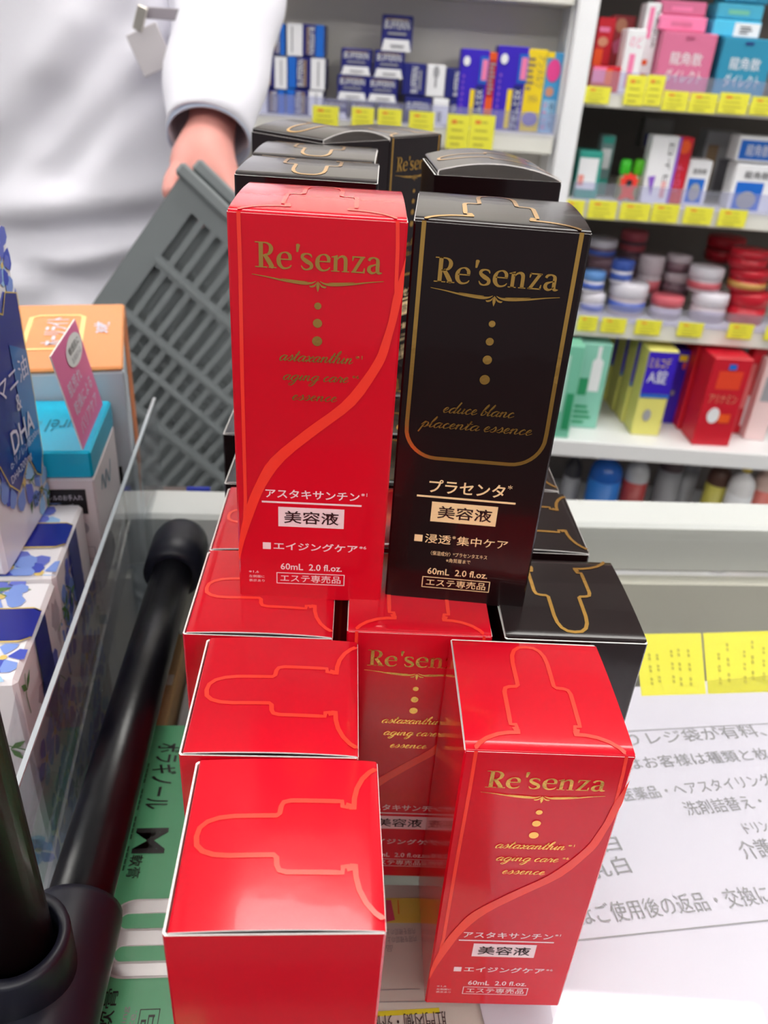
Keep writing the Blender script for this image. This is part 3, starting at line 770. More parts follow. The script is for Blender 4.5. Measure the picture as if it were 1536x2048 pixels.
# ---------------------------------------------------------------- cyan topped lotion box, orange topped box, pink card
CYAN = mat('cyan_print', (0, 186, 226), .3, coat=.3); GREYW = mat('grey_white_print', (226, 216, 220), .4)
TEAL = mat('teal_grey_ink', (96, 140, 160), .5); GREYC = mat('grey_ink_soft', (168, 160, 170), .5)
FRc = atz(180, 904, .1); BRc = atz(220, 806, .1); dd = (BRc - FRc); Ld = .068; yaw = math.atan2(-dd.x, dd.y) ; yaw = min(max(yaw, .05), .25)
cw = .046; ch_ = .1735
c0 = Vector((FRc.x, FRc.y, 0)); ex = Vector((math.cos(yaw), math.sin(yaw), 0)); ey = Vector((-ex.y, ex.x, 0))
cb = tag(empty('lotion_box', c0 - ex * cw / 2 + ey * Ld / 2 + Vector((0, 0, -.0733)), yaw), 'white lotion box with cyan top behind the flower print boxes', 'box')
a = MB(); a.box(-cw / 2, -Ld / 2, 0, cw / 2, Ld / 2, ch_ - .016, GREYW, .001); a.build('carton_body', cb)
a = MB(); a.box(-cw / 2, -Ld / 2, ch_ - .0158, cw / 2, Ld / 2, ch_, CYAN, .0012); tag(a.build('lid_band', cb), 'glossy cyan top')
a = MB(); Ff = plane((-cw / 2, -Ld / 2, 0), (1, 0, 0), (0, 0, 1), .0004); Ff2 = plane((-cw / 2, -Ld / 2, 0), (1, 0, 0), (0, 0, 1), .0007)
a.rect(Ff, .002, ch_ - .037, .041, ch_ - .022, INK); a.text(Ff2, 'キュレルのお手入れ', .0165, ch_ - .0285, .0392, ch_ - .0250, PAPERWHITE); a.text(Ff2, 'ステップ', .0225, ch_ - .0345, .034, ch_ - .0305, PAPERWHITE)
a.disc(Ff, .034, ch_ - .046, .0062, GREYC, .005); a.text(Ff2, '乾', .0318, ch_ - .048, .0362, ch_ - .0442, INK)
a.rect(Ff, .0335, ch_ - .056, .0355, ch_ - .051, GREYC)
for k in range(4): a.frame(Ff, .036, ch_ - .066 - k * .012, .042, ch_ - .058 - k * .012, .0004, GREYC)
a.rect(Ff, .036, ch_ - .112, .043, ch_ - .105, TEAL)
a.build('front_print', cb); a = MB()
Fs_ = plane((cw / 2, -Ld / 2, 0), (0, 1, 0), (0, 0, 1), .0004)
a.ribbon(Fs_, smooth([(.014, ch_ - .03), (.02, ch_ - .024), (.024, ch_ - .034), (.03, ch_ - .026), (.036, ch_ - .036), (.044, ch_ - .026)], 6), .0016, TEAL)
a.build('side_print', cb); a = MB(); a.text(lambda s_, t: Fs_(.02 + s_ * .03, .085 + t * .02), 'Curél', 0, 0, 1, 1, GREYC)
a.build('side_lettering', cb); a = MB()
Ftp = lambda u, v: Vector((u, v, ch_ + .0003))
a.text(lambda s_, t: Ftp(.017 - s_ * .022, .006 - t * .016), 'Curél', 0, 0, 1, 1, mat('teal_ink', (0, 120, 150), .5))
a.text(lambda s_, t: Ftp(-.008 - s_ * .010, .004 - t * .006), '化粧水', 0, 0, 1, 1, TEAL)
a.build('top_print', cb)
# pink card upright along its right edge
pk = empty('pop_card', c0 + ex * (-.0035) + ey * .0015 + Vector((0, 0, .1006)), yaw); tag(pk, 'pink advertising card standing on the right edge of the cyan topped box', 'card')
PINK = mat('pink_card', (232, 116, 168), .5); cH, cL = .050, .060; lean = -.18
FC = lambda u, v, o_=0: Vector((v * lean + o_, u, v))
a = MB(); q = [FC(0, 0), FC(cL, 0), FC(cL, cH), FC(0, cH)]; a.poly(q, PINK); bk = [k + Vector((-.0008, 0, 0)) for k in q]; a.poly(list(reversed(bk)), CARDEDGE)
for i in range(4): a.poly([q[i], bk[i], bk[(i + 1) % 4], q[(i + 1) % 4]], CARDEDGE)
a.build('card', pk)
a = MB(); F1 = lambda u, v: FC(u, v, .0004); F2 = lambda u, v: FC(u, v, .0007)
a.disc(F1, cL * .66, cH * .80, cL * .30, WHITE, cH * .15); a.text(F2, '敏感肌に', cL * .46, cH * .80, cL * .86, cH * .88, INK); a.text(F2, '医薬部外品', cL * .48, cH * .71, cL * .84, cH * .77, GREY_INK)
for t, v0, v1, u1 in (('肌荒れ', .50, .64, .62), ('乾燥による', .30, .44, .85), ('バリアケア', .10, .24, .85)): a.text(F1, t, cL * .12, cH * v0, cL * u1, cH * v1, PAPERWHITE)
a.build('printing', pk)

ORG = mat('orange_print', (244, 160, 96), .4, coat=.2, noise=.12, bscale=12); BLUEG = mat('pale_blue_print', (204, 212, 222), .4)
AMB = mat('amber_ink', (150, 112, 50), .5); LORG = mat('light_orange_ink', (255, 226, 150), .5)
zo = .118; FRo = atz(246, 734, zo); BRo = atz(249, 608, zo); do = BRo - FRo; yo = math.atan2(-do.x, do.y); oD = do.length; oW = .098; oH = .1915
ex = Vector((math.cos(yo), math.sin(yo), 0)); ey = Vector((-ex.y, ex.x, 0))
ob = tag(empty('eye_mask_box', FRo.xy.to_3d() - ex * oW / 2 + ey * oD / 2 + Vector((0, 0, -.0733)), yo), 'large white box with orange top behind the cyan topped box', 'box')
a = MB(); a.box(-oW / 2, -oD / 2, 0, oW / 2, oD / 2, oH - .003, BLUEG, .001); a.build('carton_body', ob)
a = MB(); a.box(-oW / 2, -oD / 2, oH - .0028, oW / 2, oD / 2, oH, ORG, .0012); a.rect(plane((oW / 2, 0, 0), (0, 1, 0), (0, 0, 1), .0003), -oD * .1, oH * .35, oD * .5, oH - .002, mat('side_orange', (214, 120, 60), .4)); tag(a.build('top_panel', ob), 'orange top panel')
a = MB(); Fo = plane((-oW / 2, -oD / 2, 0), (1, 0, 0), (0, 0, 1), .0004)
a.text(Fo, '鼻からの植物', .014, oH - .034, .088, oH - .018, AMB, .01); a.text(Fo, 'ガード', .026, oH - .056, .068, oH - .041, AMB, .01); a.rect(Fo, .083, oH - .115, .091, oH - .065, INK)
Fq = lambda u, v: Vector((u, v, oH + .0003)); Fq2 = lambda u, v: Vector((u, v, oH + .0005))
a.ribbon(Fq, [(-.010, -.030), (.020, -.030), (.023, -.026), (.023, .034), (.020, .038), (-.005, .038), (-.010, .034), (-.010, -.030)], .003, LORG)
a.text(lambda s_, t: Fq2(.014 - t * .014, -.024 + s_ * .056), 'ホーリライト', 0, 0, 1, 1, PAPERWHITE, .02)
a.text(lambda s_, t: Fq2(.040 - t * .010, -.002 + s_ * .024), '30枚', 0, 0, 1, 1, PAPERWHITE, .02)
a.build('printing', ob)
# small blue tag on the counter's back frame
A = aty(397, 977, .512); tg = MB(); Mt = Matrix.Translation(A) @ Matrix.Rotation(CY, 4, 'Z')
tg.box(-.0085, -.0008, -.010, .0085, .0008, .001, mat('blue_tag', (40, 60, 190), .4), M=Mt); tag(tg.build('blue_clip'), 'small blue clip on the white counter edge behind the pipe cap', 'clip')

# ---------------------------------------------------------------- shelving behind the counter
YS = 1.60
def zs(px, py, Y=YS): return aty(px, py, Y).z
SH = {}
SH[1] = (zs(1300, 222), zs(1300, 192)); SH[2] = (zs(1300, 447), zs(1300, 412)); SH[3] = (zs(1300, 682), zs(1300, 648)); SH['L'] = (zs(1000, 303), zs(1000, 262))
YB = 1.53; SH[4] = (zs(1300, 925, YB), zs(1300, 893, YB))
xl = aty(1120, 230, YS).x; xr = aty(1165, 215, YS).x; YBACK = 2.02
LIGHTSH = mat('shelf_cream_edge', (232, 230, 222), .45)
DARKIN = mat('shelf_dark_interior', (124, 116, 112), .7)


def shelf_unit(lab, x0, x1, levels, back, YBACK=2.02):
    r = tag(empty('shelving_unit', ((x0 + x1) / 2, YS, Z_FLOOR)), lab, 'shelving')
    ox, oy, oz = (x0 + x1) / 2, YS, Z_FLOOR
    a = MB(); a.box(x0 - ox, YBACK - oy, 0, x1 - ox, YBACK - oy + .02, 2.1, back); a.build('back_panel', r)
    for s_ in (x0, x1 - .004):
        a = MB(); a.box(s_ - ox, .02, 0, s_ - ox + .004, YBACK - oy - .001, 2.1, STEEL); a.build('side_panel', r)
    for z0, z1, yf in levels:
        a = MB(); a.box(x0 - ox + .0045, yf - oy, z0 - oz, x1 - ox - .0045, YBACK - oy - .001, z1 - oz, LIGHTSH if yf == YS else STEEL, .002); sh = a.build('shelf', r)
        if yf == YS:
            a = MB(); a.box(x0 - ox + .006, yf - oy - .004, z1 - oz, x1 - ox - .006, yf - oy - .0025, z1 - oz + .034, LIP); tag(a.build('clear_lip', sh), 'low clear lip')
    return r


ztop = zs(1100, 8)
shelf_unit('white shelving unit behind the person with blue medicine boxes', -1.05, xl, [(SH['L'][0], SH['L'][1], YS), (ztop, ztop + .03, YS), (SH['L'][0] - .3, SH['L'][0] - .27, YS), (Z_FLOOR + .1, Z_FLOOR + .13, YS)], SHELFIN, 1.725)
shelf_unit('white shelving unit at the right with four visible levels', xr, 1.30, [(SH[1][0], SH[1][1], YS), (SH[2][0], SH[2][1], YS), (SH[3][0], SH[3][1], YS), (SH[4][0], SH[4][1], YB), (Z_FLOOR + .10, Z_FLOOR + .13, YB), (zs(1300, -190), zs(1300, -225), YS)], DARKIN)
a = MB(); a.box(xl + .001, YS - .012, Z_FLOOR, xr - .001, YS + .05, 1.25, mat('upright_white', (246, 246, 250), .35), .003)
tag(a.build('shelf_upright'), 'white upright post between the two shelving units', 'post')

GOODS_MATS = {}
def C_(name, rgb, rough=.4): return mat('print_' + name, rgb, rough)
cNAVY = C_('navy', (24, 30, 116)); cBLUE = C_('blue', (20, 104, 204)); cWHITE = C_('white', (238, 238, 242)); cPINK = C_('pink', (214, 112, 150)); cPINK2 = C_('light_pink', (240, 130, 176))
cCYAN = C_('cyan', (72, 172, 204)); cTEALB = C_('teal_blue', (40, 140, 176)); cRED = C_('red', (206, 22, 44)); cYEL = C_('yellow', (246, 214, 30)); cPYEL = C_('pale_yellow', (226, 220, 120))
cORG = C_('orange', (240, 90, 30)); cTEAL = C_('teal', (50, 160, 146)); cVIO = C_('violet', (54, 24, 190)); cPUR = C_('purple', (140, 90, 200)); cGREEN = C_('green', (70, 210, 50)); cMINT = C_('mint', (120, 196, 168))
cGREY = C_('grey', (160, 160, 166)); cBROWN = C_('brown_gold', (150, 124, 96)); cDARK = C_('dark', (40, 34, 44)); cMAG = C_('magenta', (236, 70, 150)); cGRN2 = C_('deep_green', (40, 150, 100)); cSKIN = C_('peach', (214, 150, 120))
ALLG = []


def goods(name, lab, cat, group, rect, Y, depth, base, art, yaw=0.0, zbase=None, rnd=.002):
    """a printed carton whose front face covers rect=(left, top, right, bottom) of the photo at distance Y"""
    xl_, yt, xr_, yb = rect; ym = (yt + yb) / 2
    A = aty(xl_, ym, Y); B = aty(xr_, ym, Y); T = aty((xl_ + xr_) / 2, yt, Y); D = aty((xl_ + xr_) / 2, yb, Y)
    w_ = B.x - A.x; z0 = D.z if zbase is None else zbase + .0004; h_ = T.z - z0
    mb = MB(); mb.box(-w_ / 2, 0, 0, w_ / 2, depth, h_, base, rnd)
    for i, q in enumerate(art):
        F = plane((-w_ / 2, 0, 0), (w_, 0, 0), (0, 0, h_), .0006 + .0004 * i)
        if q[0] == 'r': mb.rect(F, q[1], q[2], q[3], q[4], q[5])
        elif q[0] == 't': mb.text(F, q[1], q[2], q[3], q[4], q[5], q[6])
        elif q[0] == 'v': mb.text(lambda s_, t, F=F, q=q: F(q[4] - t * (q[4] - q[2]) if q[7] > 0 else q[2] + t * (q[4] - q[2]), q[3] + s_ * (q[5] - q[3]) if q[7] > 0 else q[5] - s_ * (q[5] - q[3])), q[1], 0, 0, 1, 1, q[6])
        elif q[0] == 'd': mb.disc(F, q[1], q[2], q[3], q[5], q[4])
        elif q[0] == 'p': mb.poly([F(*k) for k in q[1]], q[2])
        elif q[0] == 's':  # right side panel
            Fs3 = plane((w_ / 2, 0, 0), (0, depth, 0), (0, 0, h_), .0006); mb.rect(Fs3, q[1], q[2], q[3], q[4], q[5])
        elif q[0] == 'b':  # rows of tiny unreadable print
            for k in range(q[6]):
                vv = q[2] + (q[4] - q[2]) * (k + .2) / q[6]; mb.rect(F, q[1], vv, q[1] + (q[3] - q[1]) * (.6 + .4 * ((k * 37) % 10) / 10), vv + (q[4] - q[2]) * .5 / q[6], q[5])
    o = mb.build(name, None, ((A.x + B.x) / 2, Y, z0), (0, 0, yaw))
    tag(o, lab, cat, group); ALLG.append(o); return o


YG = YS + .030
LZ = SH['L'][1]
GP = 'painkiller boxes on the left shelf'
def tent(lab, rect, zb=None, Y=YG):
    goods('medicine_box', lab, 'box', GP, rect, Y, .045, cNAVY, [('p', [(.02, .0), (.98, .0), (.90, .33), (.10, .33)], cWHITE), ('t', 'BUFFERIN', .10, .62, .90, .86, cWHITE), ('r', .14, .86, .86, .90, cBROWN), ('r', .2, .46, .8, .52, cGREY), ('r', .3, .12, .75, .18, cGREY)], 0, zb)
def sidebox(lab, rect, flip, zb=None, Y=YG):
    L = [('r', 0, 0, .42, 1, cWHITE), ('r', .12, .1, .16, .9, cGREY), ('r', .78, 0, 1, 1, cBLUE), ('v', 'BUFFERIN', .60, .08, .74, .92, cWHITE, -1), ('r', .54, .08, .59, .92, cBROWN)]
    R = [('r', 0, 0, .22, 1, cBLUE), ('r', .62, 0, 1, 1, cWHITE), ('r', .8, .1, .84, .9, cGREY), ('v', 'BUFFERIN', .26, .08, .42, .92, cWHITE, 1), ('r', .43, .08, .5, .92, cBROWN)]
    goods('medicine_box', lab, 'box', GP, rect, Y, .06, cNAVY, R if flip else L, 0, zb)
sidebox('blue and white medicine box beside the sleeve, bottom of the left stack', (508, 178, 570, 240), 0, LZ)
sidebox('blue and white medicine box beside the sleeve, middle of the left stack', (510, 112, 574, 176), 1)
sidebox('pale medicine box beside the sleeve, top of the left stack', (528, 46, 570, 110), 0)
sidebox('blue and white medicine box at the bottom of the second stack from the sleeve', (573, 180, 645, 240), 1, LZ)
sidebox('blue and white medicine box in the middle of the second stack from the sleeve', (576, 115, 650, 178), 1)
sidebox('blue and white medicine box on top of the second stack from the sleeve', (574, 48, 648, 113), 0)
tent('topmost single navy medicine box with white base band', (763, 30, 825, 103))
tent('navy medicine box, upper left of the stepped stack', (682, 97, 743, 150)); tent('navy medicine box just under the topmost single one', (748, 101, 808, 156))
tent('navy medicine box, left of the second row of the stepped stack', (674, 150, 735, 201)); tent('navy medicine box, right of the second row of the stepped stack', (735, 155, 795, 205))
for i, (l, r) in enumerate(((643, 695), (699, 750), (754, 805))):
    tent('navy medicine box in the bottom row, ' + ('left one behind the leftmost yellow card', 'middle one of the stepped stack', 'right one of the stepped stack')[i], (l, 201 + i * 3, r, 250 + i * 3), LZ)
goods('medicine_box', 'navy medicine box with sideways lettering right of the stepped stack', 'box', GP, (805, 127, 852, 192), YG, .05, cNAVY, [('v', 'BUFFERIN', .38, .1, .66, .9, cWHITE, 1), ('r', .72, .2, .8, .8, cGREY)])
goods('medicine_box', 'white medicine box with notch beside the sideways navy one', 'box', GP, (853, 130, 890, 194), YG, .05, cWHITE, [('d', .5, .78, .16, .2, cGREY), ('r', .44, .3, .56, .8, cGREY)])
goods('medicine_box', 'navy medicine box next to the tall purple cartons', 'box', GP, (891, 137, 932, 198), YG, .05, cNAVY, [('v', 'BUFFERIN', .42, .1, .72, .9, cWHITE, 1)])
goods('medicine_box', 'navy medicine box under the sideways navy one', 'box', GP, (808, 195, 862, 254), YG, .05, cNAVY, [('t', 'BUFFERIN', .1, .52, .9, .82, cWHITE)], 0, LZ)
goods('medicine_box', 'white medicine box under the notched white one', 'box', GP, (864, 197, 896, 257), YG, .05, cWHITE, [('r', .3, .1, .6, .5, cGREY)], 0, LZ)
goods('medicine_box', 'navy medicine box half behind the pair of yellow cards', 'box', GP, (898, 199, 932, 260), YG, .05, cNAVY, [('t', 'BUFFERIN', .1, .5, .6, .8, cWHITE)], 0, LZ)
GT = 'tall tube cartons on the left shelf'
def tallbox(lab, rect):
    goods('tube_carton', lab, 'box', GT, rect, YG - .004, .07, cVIO, [('r', .62, .0, .9, .55, cNAVY), ('v', 'アセムヒEX', .64, .02, .90, .50, cWHITE, 1), ('r', .44, .02, .60, .5, cYEL), ('r', .7, .58, 1, .92, cBLUE), ('r', .78, .62, .97, .88, cPINK2), ('d', .22, .85, .12, .06, cWHITE), ('b', .12, .1, .2, .7, cPUR, 8)], 0, LZ)
tallbox('tall purple tube carton, left of the orange one', (916, 98, 972, 262)); tallbox('tall purple tube carton, right of the orange one', (988, 92, 1050, 266))
goods('tube_carton', 'tall orange and red tube carton between two purple cartons', 'box', GT, (970, 104, 990, 264), YG, .07, cRED, [('r', 0, .9, 1, 1, cORG), ('r', 0, .2, 1, .42, cORG), ('b', .2, .45, .8, .88, cGREY, 8), ('d', .5, .1, .4, .05, cPYEL)], 0, LZ)
goods('tube_carton', 'tall yellow tube carton right of the purple ones', 'box', GT, (1046, 98, 1086, 268), YG - .004, .07, cYEL, [('v', 'アンメルツ', .55, .55, .95, .93, cBROWN, -1), ('b', .1, .5, .5, .92, cBROWN, 6), ('t', 'かゆみ', .3, .36, .75, .46, cBROWN), ('d', .5, .16, .4, .09, C_('lilac', (130, 120, 190)))], 0, LZ)
goods('tube_carton', 'tall blue and pink tube carton beside the white upright', 'box', GT, (1085, 104, 1117, 271), YG - .004, .07, C_('sky', (70, 160, 216)), [('r', 0, .93, .45, 1, cYEL), ('d', .48, .78, .42, .14, cMAG), ('d', .4, .52, .26, .06, cSKIN), ('r', .1, 0, .9, .42, C_('ice', (150, 196, 226))), ('v', 'おくすり', .12, .04, .42, .38, cMAG, 1), ('v', 'メンタ', .52, .06, .82, .38, cNAVY, 1)], 0, LZ)

# right unit, first level
Z1 = SH[1][1]; G1 = 'boxes on the top right level'
goods('sweet_packet', 'red packet at the left end of the top right level', 'packet', G1, (1192, 34, 1226, 132), YG + .06, .05, cRED, [('r', .1, .7, .7, .8, cPINK2), ('d', .4, .5, .3, .1, cSKIN), ('r', .0, .0, .5, .35, cORG)])
goods('sweet_packet', 'pink and red packet behind the white slim boxes', 'packet', G1, (1215, 30, 1262, 172), YG + .09, .03, C_('dusky_red', (170, 60, 66)), [('p', [(.1, .6), (.9, .8), (.8, .55), (.3, .45)], cPINK), ('d', .4, .86, .24, .1, cSKIN)])
goods('sweet_packet', 'low red and yellow packet in front at the left of the top right level', 'packet', G1, (1184, 132, 1240, 178), YG, .05, cRED, [('r', .0, .35, .5, .95, cPINK2), ('r', .45, .3, .7, .9, cORG)], 0, Z1)
goods('slim_box', 'short slim white box with red lettering', 'box', G1, (1246, 57, 1284, 182), YG, .05, cWHITE, [('t', 'のど', .2, .72, .85, .9, cPINK2), ('r', .3, .1, .6, .62, cPINK2)], 0, Z1)
goods('slim_box', 'tall slim white box with red and black print beside the pink box', 'box', G1, (1280, 4, 1312, 182), YG + .03, .05, cWHITE, [('r', .2, .6, .5, .95, cPINK2), ('v', 'VAQUA', .6, .5, .85, .92, cDARK, -1), ('r', .3, .3, .6, .36, cORG), ('r', .3, .1, .7, .2, cRED)])
def daikaku(lab, rect, base, side, Y, zb=None, full=True):
    goods('throat_powder_box', lab, 'box', G1, rect, Y, .06, base, ([('t', '龍角散', .2, .50, .8, .70, cWHITE), ('t', 'ダイレクト', .16, .22, .86, .44, cWHITE), ('r', .42, .90, .58, .94, side)] if full else [('r', .25, .3, .7, .6, side)]), 0, zb)
daikaku('large pink box with white lettering on the top right level', (1316, 64, 1424, 193), cPINK, C_('rose', (180, 80, 120)), YG, Z1)
daikaku('light pink box lying on the large pink one', (1318, 32, 1414, 63), cPINK2, cPINK, YG + .02, None, False); daikaku('dark pink box topmost of the pink pile', (1320, 2, 1414, 31), cPINK, cPINK2, YG + .03, None, False)
daikaku('large blue box with white lettering at the right edge', (1436, 76, 1540, 196), cTEALB, cNAVY, YG, Z1)
goods('throat_powder_box', 'light blue box with barcode lying on the large blue one', 'box', G1, (1426, 40, 1522, 75), YG + .02, .06, C_('bright_cyan', (80, 196, 236)), [('r', .44, .05, .98, .85, cWHITE), ('b', .56, .2, .86, .7, cDARK, 3)])
daikaku('teal box second from the top of the blue pile', (1434, 8, 1528, 39), cCYAN, cMINT, YG + .03, None, False); daikaku('teal box topmost of the blue pile', (1450, -16, 1540, 7), cTEALB, cCYAN, YG + .04, None, False)
# second level
Z2_ = SH[2][1]; G2 = 'packets on the second right level'
goods('medicine_packet', 'teal packet with white panel in front by the white upright', 'packet', G2, (1154, 302, 1200, 400), YG, .05, cTEAL, [('r', .02, .2, .85, .86, cWHITE), ('r', .06, .28, .3, .5, C_('salmon', (236, 150, 140)))], 0, Z2_)
goods('medicine_packet', 'teal and white packet standing behind the teal one', 'packet', G2, (1194, 270, 1222, 402), YG + .06, .03, C_('grey_teal', (120, 150, 150)), [('r', .1, .88, .9, .99, cTEAL), ('r', .15, .5, .8, .8, cWHITE), ('r', .1, .0, .9, .35, cTEAL)])
goods('balm_packet', 'purple and white packet in the middle of the second level', 'packet', G2, (1294, 272, 1352, 404), YG, .04, cWHITE, [('r', .9, 0, 1, 1, cPUR), ('v', 'ロイヒ', .6, .3, .78, .9, cDARK, -1), ('p', [(.1, .4), (.3, .1), (.34, .42)], cPUR), ('r', .6, .1, .76, .35, C_('blush', (240, 180, 180)))], 0, Z2_)
goods('balm_packet', 'narrow red and orange packet beside the purple and white one', 'packet', G2, (1343, 274, 1376, 404), YG + .01, .04, cRED, [('d', .5, .86, .36, .1, cORG), ('v', 'トローチ', .3, .2, .7, .6, cPINK2, 1)], 0, Z2_)
goods('lozenge_box', 'small white box with blue panel behind the red packet', 'box', G2, (1372, 320, 1418, 404), YG + .01, .05, cWHITE, [('r', .1, .06, .82, .6, cBLUE), ('d', .46, .3, .24, .2, cGREY), ('t', '龍角散', .2, .70, .8, .82, cDARK)], 0, Z2_)
goods('lozenge_box', 'white and blue box at the right edge, lower of two', 'box', G2, (1464, 330, 1560, 416), YG, .05, cWHITE, [('r', .08, .0, .66, .62, cBLUE), ('d', .36, .22, .2, .2, cGREY), ('t', '龍角散', .2, .70, .72, .86, cDARK)], 0, Z2_)
goods('lozenge_box', 'white and blue box at the right edge, upper of two', 'box', G2, (1474, 274, 1566, 326), YG + .01, .05, cWHITE, [('r', .06, .1, .95, .85, cBLUE), ('t', '龍角散', .2, .24, .72, .7, cWHITE)])
goods('lozenge_box', 'grey box set back between the white and blue boxes', 'box', G2, (1400, 262, 1470, 404), YG + .12, .05, cGREY, [('r', .1, .1, .4, .8, cBROWN), ('r', .5, .1, .9, .6, C_('grey2', (110, 108, 116)))], 0, Z2_)
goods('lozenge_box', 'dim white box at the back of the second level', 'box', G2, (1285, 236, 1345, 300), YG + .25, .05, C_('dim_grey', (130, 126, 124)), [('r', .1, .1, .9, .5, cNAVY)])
for k, (cx_, lab, lid) in enumerate(((1241, 'small drops bottle with green cap, left of two', cGREEN), (1268, 'small drops bottle with green cap, right of two', C_('leaf', (90, 200, 30))))):
    P = aty(cx_, 385, YG + .03); hh = aty(cx_, 318, YG + .03).z - Z2_; o = tag(empty('drops_bottle', (P.x, YG + .03, Z2_ + .0005)), lab, 'bottle', 'green capped bottles')
    b = MB(); b.lathe([(.010, 0), (.0115, .003), (.0115, hh * .5), (.008, hh * .62)], C_('bottle_olive', (150, 150, 110)), 20); b.build('bottle_body', o)
    b = MB(); b.lathe([(.0085, hh * .625), (.0105, hh * .66), (.0105, hh * .95), (.008, hh)], lid, 20); b.build('cap', o)
P = aty(1258, 366, YG - .006); b = MB(); pts = []
for k in range(20):
    r_ = .019 if k % 2 else .014; pts.append((r_ * math.cos(k * math.pi / 10), r_ * math.sin(k * math.pi / 10)))
v = [(x, 0, z) for x, z in pts] + [(x, .002, z) for x, z in pts]; b.raw(v, [tuple(range(20)), tuple(reversed(range(20, 40)))] + [(k, k + 20, (k + 1) % 20 + 20, (k + 1) % 20) for k in range(20)], C_('burst_red', (240, 60, 46)))
b.poly([(-.008, -.001, -.012), (-.016, -.001, -.032), (.0, -.001, -.026), (.016, -.001, -.030), (.008, -.001, -.012)], C_('burst_red', (240, 60, 46))); b.disc(lambda u, w_: Vector((u, -.0015, w_)), 0, 0, .006, cDARK, n=12)
tag(b.build('price_burst', None, P), 'red star shaped price burst in front of the green capped bottles', 'price tag')

# third level: jars
Z3_ = SH[3][1]
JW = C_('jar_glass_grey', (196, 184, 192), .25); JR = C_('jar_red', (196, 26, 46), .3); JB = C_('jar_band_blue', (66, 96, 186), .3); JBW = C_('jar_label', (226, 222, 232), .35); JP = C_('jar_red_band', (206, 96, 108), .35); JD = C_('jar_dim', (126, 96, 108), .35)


def jar(lab, rect, Y, body, band, lidm, zb=None, grp='balm jars on the third right level'):
    xl_, yt, xr_, yb = rect; ym = (yt + yb) / 2; A = aty(xl_, ym, Y); B = aty(xr_, ym, Y); T = aty((xl_ + xr_) / 2, yt, Y); D = aty((xl_ + xr_) / 2, yb, Y)
    R_ = (B.x - A.x) / 2; z0 = D.z if zb is None else zb + .0004; h_ = T.z - z0
    o = tag(empty('balm_jar', ((A.x + B.x) / 2, Y + R_, z0)), lab, 'jar', grp)
    b = MB(); b.lathe([(R_ * .9, 0), (R_ * .97, h_ * .06), (R_ * .97, h_ * .5), (R_ * .9, h_ * .56)], body, 24); b.build('jar_body', o)
    b = MB(); b.lathe([(R_ * .9, h_ * .561), (R_, h_ * .6), (R_, h_ * .92), (R_ * .93, h_)], lidm, 24); b.build('lid', o)
    b = MB(); b.lathe([(R_ * .985, h_ * .16), (R_ * .985, h_ * .44)], band, 24); b.build('label_band', o)
jar('blue and white jar at the front left, bottom of its pair', (1166, 590, 1213, 632), YG, JBW, JB, JBW, Z3_)
jar('blue and white jar at the front left, top of its pair', (1168, 546, 1214, 588), YG, JBW, JB, C_('sky2', (100, 150, 216)))
jar('wide blue lidded jar second from the left in front', (1224, 572, 1302, 638), YG, JW, JB, JBW, Z3_)
jar('small blue jar standing on the wide blue lidded jar', (1226, 524, 1272, 570), YG + .01, JBW, JB, JB)
jar('low clear jar with red lid in the front middle', (1308, 598, 1374, 640), YG, JW, JW, JP, Z3_)
jar('clear jar with white lid right of the middle, bottom one', (1392, 592, 1466, 644), YG, JW, JW, JBW, Z3_); jar('clear jar with red and white lid right of the middle, top one', (1386, 540, 1456, 590), YG + .012, JW, JP, JBW)
jar('big red jar at the right edge, bottom of three', (1468, 590, 1548, 646), YG, JR, JR, JR, Z3_); jar('big red jar at the right edge, middle of three', (1470, 544, 1550, 589), YG, JR, C_('gold2', (200, 150, 80)), JR); jar('big red jar at the right edge, top of three', (1472, 506, 1552, 543), YG, JR, JR, JR)
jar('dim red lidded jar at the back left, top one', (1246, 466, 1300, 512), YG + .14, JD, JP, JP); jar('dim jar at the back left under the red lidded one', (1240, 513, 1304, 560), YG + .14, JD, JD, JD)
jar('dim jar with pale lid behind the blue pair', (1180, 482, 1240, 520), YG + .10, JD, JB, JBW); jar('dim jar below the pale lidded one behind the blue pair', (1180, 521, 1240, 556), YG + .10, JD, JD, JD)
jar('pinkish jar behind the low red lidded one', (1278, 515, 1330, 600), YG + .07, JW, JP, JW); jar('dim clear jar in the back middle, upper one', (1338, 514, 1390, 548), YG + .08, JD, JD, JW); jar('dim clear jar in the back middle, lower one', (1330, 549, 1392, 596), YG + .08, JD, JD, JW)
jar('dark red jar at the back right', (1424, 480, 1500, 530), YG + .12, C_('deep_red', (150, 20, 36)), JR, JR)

# base level
Z4 = SH[4][1]; G4 = 'boxes on the wide base level'
goods('lotion_carton', 'pale green carton next to the upright black carton', 'box', G4, (1106, 690, 1156, 862), YB + .01, .05, cMINT, [('r', .2, .3, .5, .9, C_('ice_green', (190, 226, 214))), ('r', .6, .1, .9, .5, cGRN2)], 0, Z4)
goods('lotion_carton', 'pale green carton with white bottle picture, right of the other green one', 'box', G4, (1150, 686, 1212, 838), YB + .07, .05, C_('mint2', (140, 204, 184)), [('p', [(.45, .45), (.8, .45), (.8, .8), (.68, .84), (.68, .97), (.56, .97), (.56, .84), (.45, .8)], cWHITE), ('r', .1, .4, .42, .6, cGRN2), ('b', .1, .05, .8, .3, cGRN2, 4)], 0, Z4)
goods('drink_box', 'dark box with a large white letter at the back of the base level', 'box', G4, (1196, 698, 1234, 768), YB + .32, .04, C_('dark_plum', (52, 40, 60)), [('r', .1, .66, .9, .95, cBROWN), ('t', 'B', .15, .1, .75, .58, cWHITE)], 0, Z4)
